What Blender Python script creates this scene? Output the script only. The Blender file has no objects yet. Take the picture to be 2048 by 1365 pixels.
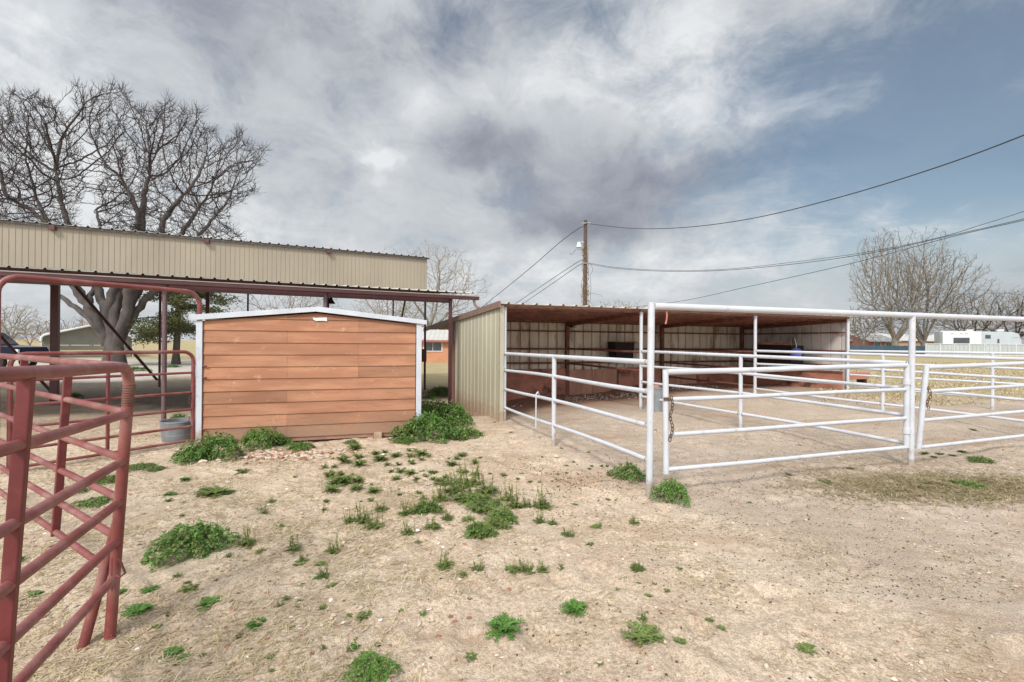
import bpy, math, random
import numpy as np
from mathutils import Vector, Matrix, noise
random.seed(7)
rng = np.random.default_rng(7)
S = bpy.context.scene
COL = S.collection
R = math.radians

# ------------------------------------------------------------------ camera
F = 967.0; CX, CY = 1024.0, 682.5; H = 1.6
cam_d = bpy.data.cameras.new('camera'); cam = bpy.data.objects.new('camera', cam_d); COL.objects.link(cam)
cam_d.sensor_width = 36; cam_d.lens = F * 36 / 2048; cam_d.clip_start = 0.05; cam_d.clip_end = 6000
CR = Matrix.Rotation(R(90.15), 3, 'X') @ Matrix.Rotation(R(0.4), 3, 'Z')
cam.matrix_world = Matrix.Translation((0, 0, H)) @ CR.to_4x4()
S.camera = cam

def ray(u, v):
    return CR @ Vector(((u - CX) / F, -(v - CY) / F, -1.0))
def D(u, v, d):                      # the point seen at (u, v) at depth d
    r = ray(u, v); return Vector((r.x, r.y, r.z)) * (d / r.y) + Vector((0, 0, H))

# ------------------------------------------------------------------ sky and sun
SUN_EL, SUN_AZ = 43, 200             # azimuth measured clockwise from +Y
world = bpy.data.worlds.new('World'); S.world = world; world.use_nodes = True
wn = world.node_tree; wn.nodes.clear()
def N(nt, typ, **kw):
    n = nt.nodes.new(typ)
    for k, v in kw.items(): setattr(n, k, v)
    return n
def setin(nt, node, key, val):
    if val is None: return
    if hasattr(val, 'is_linked') or hasattr(val, 'links'):
        nt.links.new(val, node.inputs[key])
    else:
        node.inputs[key].default_value = val
def math_(nt, op, a, b=None, c=None, clamp=False):
    n = N(nt, 'ShaderNodeMath', operation=op, use_clamp=clamp)
    setin(nt, n, 0, a); setin(nt, n, 1, b); setin(nt, n, 2, c)
    return n.outputs[0]
def vmath(nt, op, a, b=None, out=0):
    n = N(nt, 'ShaderNodeVectorMath', operation=op)
    setin(nt, n, 0, a)
    if b is not None: setin(nt, n, 1, b)
    return n.outputs[out]
def noise_(nt, vec, scale, detail=5, rough=.55, dist=0.0, color=False):
    n = N(nt, 'ShaderNodeTexNoise'); setin(nt, n, 'Vector', vec)
    n.inputs['Scale'].default_value = scale; n.inputs['Detail'].default_value = detail
    n.inputs['Roughness'].default_value = rough; n.inputs['Distortion'].default_value = dist
    return n.outputs['Color' if color else 'Fac']
def maprange(nt, val, a, b, c=0.0, d=1.0, smooth=True):
    n = N(nt, 'ShaderNodeMapRange'); n.interpolation_type = 'SMOOTHSTEP' if smooth else 'LINEAR'
    setin(nt, n, 0, val); n.inputs[1].default_value = a; n.inputs[2].default_value = b
    n.inputs[3].default_value = c; n.inputs[4].default_value = d
    return n.outputs[0]
def mixc(nt, fac, a, b, blend='MIX'):
    n = N(nt, 'ShaderNodeMix', data_type='RGBA', blend_type=blend)
    setin(nt, n, 0, fac)
    for k, v in ((6, a), (7, b)):
        if isinstance(v, tuple): v = (*v[:3], 1)
        setin(nt, n, k, v)
    return n.outputs[2]

def build_world():
    nt = wn
    tc = N(nt, 'ShaderNodeTexCoord').outputs['Generated']
    sky = N(nt, 'ShaderNodeTexSky'); sky.sky_type = 'NISHITA'; sky.sun_disc = False
    sky.sun_elevation = R(SUN_EL); sky.sun_rotation = R(SUN_AZ); sky.air_density = 1.0; sky.dust_density = 1.6
    skyc = mixc(nt, 1.0, sky.outputs[0], (0.84, 0.86, 0.80), 'MULTIPLY')
    # cloud layer seen in perspective: direction projected on a plane overhead
    sep = N(nt, 'ShaderNodeSeparateXYZ'); nt.links.new(tc, sep.inputs[0])
    zz = math_(nt, 'ADD', math_(nt, 'MAXIMUM', sep.outputs[2], 0.0), 0.22)
    px = math_(nt, 'DIVIDE', sep.outputs[0], zz); py = math_(nt, 'DIVIDE', sep.outputs[1], zz)
    comb = N(nt, 'ShaderNodeCombineXYZ'); nt.links.new(px, comb.inputs[0]); nt.links.new(py, comb.inputs[1])
    pl = comb.outputs[0]
    # warp of the direction so that cloud masses get ragged edges
    wv = noise_(nt, tc, 2.6, 5, .6, 0, True)
    wv = vmath(nt, 'SUBTRACT', wv, (.5, .5, .5))
    wd = vmath(nt, 'ADD', tc, vmath(nt, 'MULTIPLY', wv, (.27, .27, .20)))
    def blob(u, v, ru, rv, soft=0.0, amp=1.0):
        c = ray(u, v).normalized()
        df = vmath(nt, 'SUBTRACT', wd, tuple(c))
        df = vmath(nt, 'MULTIPLY', df, (F / ru, F * .45 / ru, F / rv))
        ln = vmath(nt, 'LENGTH', df, out=1)
        return maprange(nt, ln, 1.25, soft, 0.0, amp)
    def total(lst):
        acc = None
        for b in lst:
            x = blob(*b); acc = x if acc is None else math_(nt, 'ADD', acc, x)
        return acc
    sd_ = vmath(nt, 'MULTIPLY', wd, (1.0, 1.0, 2.1))
    n_big = noise_(nt, vmath(nt, 'ADD', sd_, (3.1, 0.7, 1.9)), 2.1, 9, .60, .5)
    n_med = noise_(nt, vmath(nt, 'MULTIPLY', wd, (1.3, 1.0, 1.7)), 5.5, 9, .64, .35)
    n_fine = noise_(nt, pl, 3.0, 9, .66, .7)
    bright = math_(nt, 'ADD', math_(nt, 'MULTIPLY', n_big, .95), math_(nt, 'MULTIPLY', n_med, .62))
    bright = math_(nt, 'ADD', bright, math_(nt, 'MULTIPLY', n_fine, .34))
    bright = math_(nt, 'SUBTRACT', bright, .29)
    light = total([(90, 200, 300, 190, 0, .18), (820, 230, 280, 110, 0, .20), (1290, 120, 240, 110, 0, .30),
                   (1480, 240, 200, 90, 0, .28), (420, 520, 460, 170, 0, .28), (1000, 540, 420, 70, 0, .16), (1650, 500, 280, 70, 0, .18),
                   (765, 300, 60, 22, 0, .26), (1450, 560, 500, 60, 0, .10), (60, 300, 200, 250, 0, .10), (1620, 400, 240, 60, 0, .14)])
    dark = total([(1010, 300, 260, 60, 0, .24), (1390, 330, 230, 60, 0, .20), (945, 285, 150, 50, 0, .36), (1230, 385, 380, 100, 0, .40), (1150, 450, 280, 45, 0, .26), (640, 90, 300, 100, 0, .16),
                  (420, 60, 190, 80, 0, .14), (1000, 60, 160, 60, 0, .14), (2000, 530, 260, 45, 0, .16), (1980, 600, 200, 40, 0, .08),
                  (620, 300, 130, 110, 0, .08), (1530, 335, 160, 50, 0, .10)])
    bright = math_(nt, 'SUBTRACT', math_(nt, 'ADD', bright, light), dark)
    r = N(nt, 'ShaderNodeValToRGB'); nt.links.new(bright, r.inputs[0])
    el = r.color_ramp.elements
    el[0].position = .14; el[0].color = (.30, .31, .36, 1)
    el[1].position = 1.0; el[1].color = (.88, .90, .92, 1)
    e = el.new(.38); e.color = (.41, .44, .50, 1)
    e = el.new(.60); e.color = (.58, .61, .65, 1)
    e = el.new(.80); e.color = (.68, .71, .74, 1)
    cloud = r.outputs[0]
    # where the blue shows through
    blue = total([(1980, 150, 420, 230, .1, .40), (2450, 330, 500, 300, .1, .5), (1740, 60, 260, 120, 0, .24), (1080, 40, 200, 90, 0, .28),
                  (1720, 330, 280, 90, 0, .26), (1250, 10, 220, 60, 0, .22), (1480, 90, 120, 60, 0, .14), (860, 20, 160, 60, 0, .14)])
    nb = math_(nt, 'ADD', math_(nt, 'MULTIPLY', n_fine, 1.0), math_(nt, 'ADD', math_(nt, 'MULTIPLY', n_med, .8), math_(nt, 'MULTIPLY', n_big, .5)))
    cov = math_(nt, 'SUBTRACT', math_(nt, 'SUBTRACT', nb, .28), blue)
    # the rest of the sky behind the camera is broken cloud too
    cov = maprange(nt, cov, .12, .95, 0.15, 1.0)
    # low sky is veiled
    low = maprange(nt, sep.outputs[2], .02, .28, 1.0, 0.0)
    cov = math_(nt, 'MAXIMUM', cov, math_(nt, 'MULTIPLY', low, .93), clamp=True)
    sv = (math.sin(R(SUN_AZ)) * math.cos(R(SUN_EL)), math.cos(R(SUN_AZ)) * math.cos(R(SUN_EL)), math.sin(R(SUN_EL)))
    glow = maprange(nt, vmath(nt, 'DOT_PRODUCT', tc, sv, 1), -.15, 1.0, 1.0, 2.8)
    bgA = N(nt, 'ShaderNodeBackground'); setin(nt, bgA, 0, skyc); bgA.inputs[1].default_value = 0.12
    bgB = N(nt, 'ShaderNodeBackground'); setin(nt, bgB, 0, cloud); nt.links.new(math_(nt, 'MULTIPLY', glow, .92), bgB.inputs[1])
    mx = N(nt, 'ShaderNodeMixShader'); nt.links.new(cov, mx.inputs[0])
    nt.links.new(bgA.outputs[0], mx.inputs[1]); nt.links.new(bgB.outputs[0], mx.inputs[2])
    out = N(nt, 'ShaderNodeOutputWorld'); nt.links.new(mx.outputs[0], out.inputs[0])
build_world()
try: world.cycles.sampling_method = 'MANUAL'; world.cycles.sample_map_resolution = 1024
except Exception: pass

sd = bpy.data.lights.new('sun', 'SUN'); sd.energy = 3.2; sd.angle = R(11); sd.color = (1.0, .955, .89)
sun = bpy.data.objects.new('sun', sd); COL.objects.link(sun)
az = R(SUN_AZ); ce = math.cos(R(SUN_EL))
sdir = Vector((math.sin(az) * ce, math.cos(az) * ce, math.sin(R(SUN_EL))))
sun.rotation_euler = sdir.to_track_quat('Z', 'Y').to_euler(); sun.location = sdir * 40

S.view_settings.view_transform = 'Standard'
try: S.view_settings.look = 'None'
except Exception: pass
S.view_settings.exposure = 0.0; S.view_settings.gamma = 1.0
S.view_settings.use_curve_mapping = False

# ------------------------------------------------------------------ terrain
CTRL = [(0, 1, 0), (-3, 3, 0), (3, 3, 0), (1.46, 5.07, 0), (5.24, 6.33, 0), (-.25, 9.6, .03), (.61, 7.32, .03), (2.9, 10.8, .13),
        (4.07, 8.55, .10), (6.03, 11.95, .34), (9.17, 13.13, .36), (7.5, 9.77, .23), (11, 11, .15), (9, 7.6, .05), (-1.55, 13.06, -.08),
        (-1.2, 11.5, -.03), (1.6, 14, .08), (4.7, 15, .30), (-1.65, 8.5, -.09), (-3.2, 8.0, -.07), (-4.8, 7.5, -.02), (-2.9, 16, 0), (-6.9, 9.5, 0), (-8.5, 13, 0),
        (-22, 23, .08), (-30, 42, .1), (-14, 28, 0), (-8, 38, -.15), (14, 18, .3), (30, 40, .25), (60, 72, .2), (0, 45, 0), (-60, 60, .1),
        (100, 100, .2), (-5, 5, 0), (6, 2, 0), (-8, 2, 0), (16, 6, .1)]
CA = np.array(CTRL, dtype=float)
def tz(x, y):
    x = np.asarray(x, float); y = np.asarray(y, float); sc = 1.0
    num = np.zeros(np.broadcast(x, y).shape); den = np.zeros_like(num)
    for cx, cy, cz in CA:
        w = 1.0 / ((x - cx) ** 2 + (y - cy) ** 2 + .5) ** 2
        num += w * cz; den += w
    return num / den
def T(x, y): return float(tz(x, y))
def G(u, v):                        # ground point under a pixel
    r = ray(u, v); z = 0.0
    for _ in range(6):
        t = (z - H) / r.z; p = Vector((r.x * t, r.y * t)); z = T(p.x, p.y)
    return Vector((p.x, p.y, z))

# ------------------------------------------------------------------ mesh helpers
class MB:
    def __init__(s): s.v = []; s.f = []; s.m = []; s.c = []; s.cur = 0; s.col = 1.0; s.usecol = False
    def add(s, vs, fs):
        o = len(s.v); s.v.extend([tuple(p) for p in vs])
        for f in fs:
            s.f.append(tuple(i + o for i in f)); s.m.append(s.cur); s.c.append(s.col)
    def box(s, c, sx, sy, sz, rot=None):
        c = Vector(c); vs = []
        for z in (-1, 1):
            for x, y in ((-1, -1), (1, -1), (1, 1), (-1, 1)):
                p = Vector((x * sx / 2, y * sy / 2, z * sz / 2))
                if rot is not None: p = rot @ p
                vs.append(c + p)
        s.add(vs, [(3, 2, 1, 0), (4, 5, 6, 7), (0, 1, 5, 4), (1, 2, 6, 5), (2, 3, 7, 6), (3, 0, 4, 7)])
    def bar(s, a, b, w, h, up=(0, 0, 1)):       # rectangular bar a->b, w sideways, h along up
        a = Vector(a); b = Vector(b); d = (b - a).normalized(); up = Vector(up)
        side = d.cross(up)
        if side.length < 1e-4: side = Vector((1, 0, 0))
        side.normalize(); u2 = side.cross(d).normalized(); vs = []
        for p in (a, b):
            for i, j in ((-1, -1), (1, -1), (1, 1), (-1, 1)): vs.append(p + side * (i * w / 2) + u2 * (j * h / 2))
        s.add(vs, [(0, 1, 2, 3), (7, 6, 5, 4), (0, 4, 5, 1), (1, 5, 6, 2), (2, 6, 7, 3), (3, 7, 4, 0)])
    def tube(s, pts, r, n=12, caps=True):
        pts = [Vector(p) for p in pts]; m = len(pts)
        rs = r if isinstance(r, (list, tuple)) else [r] * m
        t0 = (pts[1] - pts[0]).normalized()
        ref = Vector((0, 0, 1)) if abs(t0.z) < .9 else Vector((1, 0, 0))
        nrm = t0.cross(ref).normalized(); vs = []; prev = t0
        for i, p in enumerate(pts):
            if i == 0: t = t0
            elif i == m - 1: t = (pts[i] - pts[i - 1]).normalized()
            else: t = ((pts[i] - pts[i - 1]).normalized() + (pts[i + 1] - pts[i]).normalized()).normalized()
            nrm = (nrm - t * nrm.dot(t)).normalized(); b = t.cross(nrm)
            for k in range(n):
                a = 2 * math.pi * k / n
                vs.append(p + (nrm * math.cos(a) + b * math.sin(a)) * rs[i])
        fs = []
        for i in range(m - 1):
            for k in range(n):
                k2 = (k + 1) % n
                fs.append((i * n + k, i * n + k2, (i + 1) * n + k2, (i + 1) * n + k))
        if caps:
            fs.append(tuple(reversed(range(n)))); fs.append(tuple((m - 1) * n + k for k in range(n)))
        s.add(vs, fs)
    def lathe(s, c, prof, n=24, axis=None):
        c = Vector(c); vs = []
        for r, z in prof:
            for k in range(n):
                a = 2 * math.pi * k / n; p = Vector((r * math.cos(a), r * math.sin(a), z))
                if axis is not None: p = axis @ p
                vs.append(c + p)
        fs = []
        for i in range(len(prof) - 1):
            for k in range(n):
                k2 = (k + 1) % n; fs.append((i * n + k, i * n + k2, (i + 1) * n + k2, (i + 1) * n + k))
        s.add(vs, fs)
    def ribbed(s, p00, p10, p11, p01, pitch=.23, h=.02, rib=.05, minor=True):
        # ribs run p00->p01, repeated along p00->p10; the rib stands out along (p10-p00)x(p01-p00)
        p00, p10, p11, p01 = map(Vector, (p00, p10, p11, p01))
        L = (p10 - p00).length; n = (p10 - p00).cross(p01 - p00).normalized()
        prof = []; x = 0.0
        while x < L:
            for dx, hh in ((0, 0), (pitch * .5 - rib, 0), (pitch * .5 - rib * .55, h), (pitch * .5 + rib * .55, h), (pitch * .5 + rib, 0)):
                if x + dx <= L: prof.append((x + dx, hh))
            if minor:
                pass
            x += pitch
        prof.append((L, 0)); vs = []
        for xx, hh in prof:
            t = xx / L
            vs.append(p00.lerp(p10, t) + n * hh); vs.append(p01.lerp(p11, t) + n * hh)
        fs = [(2 * i, 2 * i + 2, 2 * i + 3, 2 * i + 1) for i in range(len(prof) - 1)]
        s.add(vs, fs)
    def build(s, name, mats, parent=None, smooth=False, angle=40, solid=0, loc=None, bevel=0, moff=0):
        me = bpy.data.meshes.new(name); me.from_pydata(s.v, [], s.f); me.update()
        if not isinstance(mats, (list, tuple)): mats = [mats]
        for m in mats: me.materials.append(m)
        me.polygons.foreach_set('material_index', s.m)
        if s.usecol:
            at = me.color_attributes.new('Col', 'FLOAT_COLOR', 'CORNER')
            arr = []
            for p, c in zip(me.polygons, s.c):
                for _ in range(p.loop_total): arr.extend((c, c, c, 1.0))
            at.data.foreach_set('color', arr)
        if smooth:
            me.polygons.foreach_set('use_smooth', [True] * len(me.polygons))
            me.set_sharp_from_angle(angle=R(angle))
        o = bpy.data.objects.new(name, me); COL.objects.link(o)
        if loc is not None: o.location = loc
        if parent is not None: o.parent = parent
        if solid:
            md = o.modifiers.new('thickness', 'SOLIDIFY'); md.thickness = solid; md.offset = 0
            if moff: md.material_offset = moff
        if bevel:
            md = o.modifiers.new('bevel', 'BEVEL'); md.width = bevel; md.segments = 2; md.limit_method = 'ANGLE'
        return o
def tag(o, label, cat, group=None, kind=None):
    o['label'] = label
    if cat: o['category'] = cat
    if group: o['group'] = group
    if kind: o['kind'] = kind
    return o
def thing(name, label, cat, loc=(0, 0, 0), group=None):
    o = bpy.data.objects.new(name, None); COL.objects.link(o); o.empty_display_size = .2
    o['_loc'] = 0; del o['_loc']
    return tag(o, label, cat, group)
def rebase(root, loc):
    # move the Empty to the base of its thing; children keep their place
    loc = Vector(loc); root.location = loc
    for c in root.children: c.location = Vector(c.location) - loc

# ------------------------------------------------------------------ materials
def mat(name, base, rough=.6, metal=0.0, var=.15, vs=2.0, bump=.15, bs=25, stain=None, sth=(.58, .72), ss=3.0, samt=1.0,
        stretch=(1, 1, 1), usecol=False, spec=.5, fine=None, splash=None):
    m = bpy.data.materials.new(name); m.use_nodes = True; nt = m.node_tree; b = nt.nodes['Principled BSDF']
    tc = N(nt, 'ShaderNodeTexCoord').outputs['Object']
    vec = vmath(nt, 'MULTIPLY', tc, stretch)
    n1 = noise_(nt, vec, vs, 6, .6)
    f = maprange(nt, n1, .3, .7)
    lo = tuple(c * (1 - var) for c in base); hi = tuple(min(1, c * (1 + var)) for c in base)
    c = mixc(nt, f, lo, hi)
    if stain is not None:
        n2 = noise_(nt, vmath(nt, 'ADD', vec, (7.3, 2.1, 5.5)), ss, 8, .65)
        f2 = maprange(nt, n2, sth[0], sth[1], 0, samt)
        c = mixc(nt, f2, c, stain)
    if fine is not None:     # (colour, scale, lo, hi)
        n3 = noise_(nt, vmath(nt, 'ADD', tc, (3.3, 12.1, 1.5)), fine[1], 4, .7)
        c = mixc(nt, maprange(nt, n3, fine[2], fine[3]), c, fine[0])
    if splash is not None:   # mud thrown up on the foot of the thing: (height, colour)
        sp3 = N(nt, 'ShaderNodeSeparateXYZ'); nt.links.new(tc, sp3.inputs[0])
        hz = math_(nt, 'ADD', math_(nt, 'DIVIDE', sp3.outputs[2], splash[0]), math_(nt, 'MULTIPLY', math_(nt, 'SUBTRACT', noise_(nt, tc, 11, 6, .7), .5), 3.0))
        c = mixc(nt, maprange(nt, hz, 1.15, .35, 0, .75), c, splash[1])
    if usecol:
        at = N(nt, 'ShaderNodeAttribute', attribute_name='Col')
        c = mixc(nt, 1.0, c, at.outputs['Color'], 'MULTIPLY')
    nt.links.new(c, b.inputs['Base Color'])
    b.inputs['Roughness'].default_value = rough; b.inputs['Metallic'].default_value = metal
    b.inputs['Specular IOR Level'].default_value = spec
    if bump:
        bn = N(nt, 'ShaderNodeBump'); bn.inputs['Strength'].default_value = bump; bn.inputs['Distance'].default_value = .01
        nt.links.new(noise_(nt, vec, bs, 5, .6), bn.inputs['Height']); nt.links.new(bn.outputs[0], b.inputs['Normal'])
    return m
M = {}
M['white'] = mat('white_paint', (.53, .545, .58), .45, var=.06, vs=4, bump=.12, bs=60, stain=(.34, .29, .24), sth=(.55, .76), ss=7, samt=.6, fine=((.22, .12, .08), 42, .65, .72), splash=(.22, (.30, .22, .155)))
M['whitetrim'] = mat('white_trim_paint', (.53, .56, .61), .55, var=.07, vs=3, bump=.2, bs=40, stain=(.38, .36, .34), sth=(.55, .74), ss=6, samt=.6, splash=(.25, (.32, .22, .15)))
M['red'] = mat('red_pipe_paint', (.185, .042, .038), .42, var=.16, vs=5, bump=.1, bs=60, stain=(.31, .155, .135), sth=(.42, .72), ss=3.5, samt=.8, fine=((.42, .32, .28), 60, .68, .76))
M['redstile'] = mat('dark_red_paint', (.14, .024, .025), .45, var=.2, vs=6, bump=.12, bs=60, stain=(.22, .08, .07), sth=(.52, .75), ss=5, samt=.6)
M['maroon'] = mat('maroon_steel', (.085, .028, .03), .5, var=.2, vs=3, bump=.05)
M['maroonlight'] = mat('maroon_gutter', (.062, .022, .022), .5, var=.2, vs=3, bump=.05)
M['fascia'] = mat('tan_ribbed_metal', (.31, .265, .20), .5, var=.07, vs=1.2, bump=.05, stain=(.25, .21, .155), sth=(.5, .7), ss=1.0, samt=.5, stretch=(1, 1, .25))
M['wall'] = mat('olive_tan_metal', (.46, .43, .32), .45, var=.08, vs=1.5, bump=.05, stain=(.36, .31, .20), sth=(.52, .75), ss=1.6, samt=.6, stretch=(1, 1, .3), splash=(.35, (.36, .25, .17)))
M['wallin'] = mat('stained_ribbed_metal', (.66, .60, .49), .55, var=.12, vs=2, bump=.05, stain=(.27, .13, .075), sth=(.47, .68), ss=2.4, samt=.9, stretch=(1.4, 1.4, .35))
M['rooftop'] = mat('roof_sheet_top', (.50, .47, .41), .5, var=.1, vs=2, bump=.03)
M['darkroof'] = mat('dark_roof_edge', (.10, .085, .085), .5, var=.2, vs=2, bump=.03)
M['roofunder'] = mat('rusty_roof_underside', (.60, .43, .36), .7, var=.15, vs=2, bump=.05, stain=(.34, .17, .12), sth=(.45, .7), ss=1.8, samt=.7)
M['canopyunder'] = mat('maroon_roof_underside', (.11, .045, .042), .7, var=.15, vs=2, bump=.05)
M['rust'] = mat('rusty_pipe', (.16, .06, .042), .65, var=.25, vs=6, bump=.15, bs=50, stain=(.28, .14, .1), sth=(.5, .7), ss=6, samt=.6)
M['kick'] = mat('red_brown_boards', (.40, .17, .115), .75, var=.25, vs=1.8, bump=.3, bs=20, stain=(.05, .022, .018), sth=(.50, .66), ss=1.5, samt=.9, stretch=(1, 1, 1.6))
M['kick2'] = mat('worn_plywood', (.44, .23, .165), .8, var=.2, vs=3, bump=.3, bs=30, stain=(.48, .38, .28), sth=(.56, .68), ss=7, samt=.7, stretch=(2.5, 2.5, .35))
M['siding'] = mat('orange_lap_siding', (.405, .196, .110), .75, var=.12, vs=2.0, bump=.5, bs=45, stain=(.31, .135, .072), sth=(.42, .60), ss=1.5, samt=.75,
                  stretch=(.6, .6, 4.0), usecol=True, fine=((.50, .31, .20), 5, .60, .76), splash=(.30, (.30, .19, .125)))
M['darkwood'] = mat('dark_wood', (.07, .04, .03), .85, var=.3, vs=4)
M['paintpatch'] = mat('white_patch', (.75, .76, .76), .5, var=.05)
M['galv'] = mat('galvanised_metal', (.30, .325, .355), .42, .55, var=.15, vs=6, bump=.05)
M['greymetal'] = mat('grey_metal', (.33, .34, .36), .5, .2, var=.1)
M['black'] = mat('black_plastic', (.014, .010, .010), .85, var=.3, vs=5)
M['blue'] = mat('blue_plastic', (.135, .155, .62), .5, var=.1, vs=9, bump=.02)
M['pinkstrap'] = mat('faded_red_strap', (.55, .2, .15), .7)
M['chain'] = mat('rusty_chain', (.13, .075, .05), .6, .5, var=.3, vs=40, bump=.1)
M['bark'] = mat('grey_brown_bark', (.085, .07, .063), .9, var=.3, vs=3, bump=.5, bs=14, stretch=(1, 1, .4))
M['twig'] = mat('dark_twigs', (.040, .030, .029), .9, var=.25, vs=2, bump=0)
M['barkpale'] = mat('pale_bark', (.20, .175, .145), .9, var=.25, vs=1.5, bump=.3)
M['twigpale'] = mat('pale_twigs', (.25, .22, .175), .9, var=.25, vs=.5, bump=0)
M['twigmid'] = mat('brown_twigs', (.18, .16, .137), .9, var=.25, vs=.5, bump=0)
M['twigpink'] = mat('reddish_twigs', (.20, .145, .12), .9, var=.25, vs=.5, bump=0)
M['pole'] = mat('weathered_pole', (.10, .065, .05), .9, var=.3, vs=4, bump=.3, stretch=(3, 3, .4))
M['vine'] = mat('dry_vine', (.24, .17, .075), .9, var=.4, vs=6, bump=0)
M['wire'] = mat('black_cable', (.035, .035, .045), .6, var=.1, bump=0)
M['brick'] = mat('orange_render_wall', (.50, .235, .13), .8, var=.08, vs=2, bump=.1)
M['metalroof'] = mat('light_metal_roof', (.48, .47, .44), .45, var=.06, vs=1, bump=.02)
M['redtrim'] = mat('red_trim', (.35, .10, .075), .6, var=.1)
M['glass'] = mat('window_glass', (.035, .042, .05), .08, var=.4, vs=5, bump=0, spec=.8)
M['whiteframe'] = mat('white_frame', (.60, .62, .64), .5, var=.04)
M['truck'] = mat('navy_black_paint', (.007, .010, .026), .25, var=.1, bump=0, spec=.22)
M['tyre'] = mat('tyre_rubber', (.02, .02, .02), .85)
M['chrome'] = mat('bright_metal', (.6, .6, .62), .2, .9, bump=0)
M['carport'] = mat('beige_carport_panels', (.24, .235, .21), .5, var=.06, bump=.03)
M['rv'] = mat('white_trailer_skin', (.60, .62, .63), .35, var=.04, bump=.02)
M['rvgrey'] = mat('grey_trailer_skin', (.42, .46, .49), .4, var=.05, bump=.02)
M['tarp'] = mat('dark_teal_screen', (.03, .062, .085), .7, var=.2)
M['pfence'] = mat('pale_metal_fence', (.40, .43, .42), .5, var=.07, vs=.6, bump=.02)
M['pinkhouse'] = mat('brick_red_wall', (.36, .15, .105), .8, var=.12, vs=.6)
M['tanhouse'] = mat('tan_house_wall', (.42, .27, .18), .8, var=.12, vs=.6)
M['wood'] = mat('weathered_block', (.40, .27, .19), .85, var=.2, vs=9)
M['stone'] = mat('pale_stones', (.52, .44, .35), .85, var=.25, vs=9, bump=.3, stain=(.30, .15, .09), sth=(.5, .6), ss=11, samt=.9)
M['litter'] = mat('dark_droppings', (.075, .052, .04), .9, var=.4, vs=5, bump=0)
M['deadleaf'] = mat('dead_leaves', (.28, .13, .07), .8, var=.4, vs=12, bump=0)
M['weld'] = mat('rusty_weld', (.42, .40, .39), .7, var=.3, vs=30, bump=.3, stain=(.20, .10, .06), sth=(.42, .6), ss=14, samt=.9)
M['clod'] = mat('soil_clods', (.40, .31, .23), .95, var=.25, vs=9, bump=.2)
M['paper'] = mat('paper_scraps', (.75, .72, .68), .8, var=.1)

def leafmat(name, a, b, tr=.25):
    m = bpy.data.materials.new(name); m.use_nodes = True; nt = m.node_tree; p = nt.nodes['Principled BSDF']
    oi = N(nt, 'ShaderNodeObjectInfo'); geo = N(nt, 'ShaderNodeNewGeometry')
    fac = math_(nt, 'MULTIPLY_ADD', geo.outputs['Random Per Island'], .75, math_(nt, 'MULTIPLY', oi.outputs['Random'], .3), clamp=True)
    c = mixc(nt, fac, a, b); nt.links.new(c, p.inputs['Base Color']); p.inputs['Roughness'].default_value = .55
    p.inputs['Specular IOR Level'].default_value = .35
    t = N(nt, 'ShaderNodeBsdfTranslucent'); nt.links.new(c, t.inputs[0])
    mx = N(nt, 'ShaderNodeMixShader'); mx.inputs[0].default_value = tr
    nt.links.new(p.outputs[0], mx.inputs[1]); nt.links.new(t.outputs[0], mx.inputs[2])
    nt.links.new(mx.outputs[0], nt.nodes['Material Output'].inputs[0])
    return m
M['leaf'] = leafmat('bright_weed_leaf', (.06, .145, .030), (.16, .31, .06))
M['leafdark'] = leafmat('dull_weed_leaf', (.10, .15, .040), (.22, .285, .08))
M['leafgrey'] = leafmat('grey_green_leaf', (.10, .15, .09), (.20, .25, .16))
M['stalk'] = leafmat('weed_stalks', (.13, .15, .05), (.26, .26, .09))
M['flower'] = leafmat('yellow_green_buds', (.35, .36, .06), (.45, .42, .10))
M['juniper'] = leafmat('juniper_foliage', (.05, .075, .028), (.20, .185, .065), .25)
M['straw'] = leafmat('dry_straw', (.40, .32, .17), (.66, .56, .36), .2)
M['strawdark'] = leafmat('dull_straw', (.33, .255, .165), (.52, .42, .28), .2)
M['hay'] = leafmat('greenish_hay', (.27, .21, .105), (.52, .43, .25), .2)
M['hayg'] = leafmat('dark_hay', (.15, .125, .055), (.30, .24, .12), .2)

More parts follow.
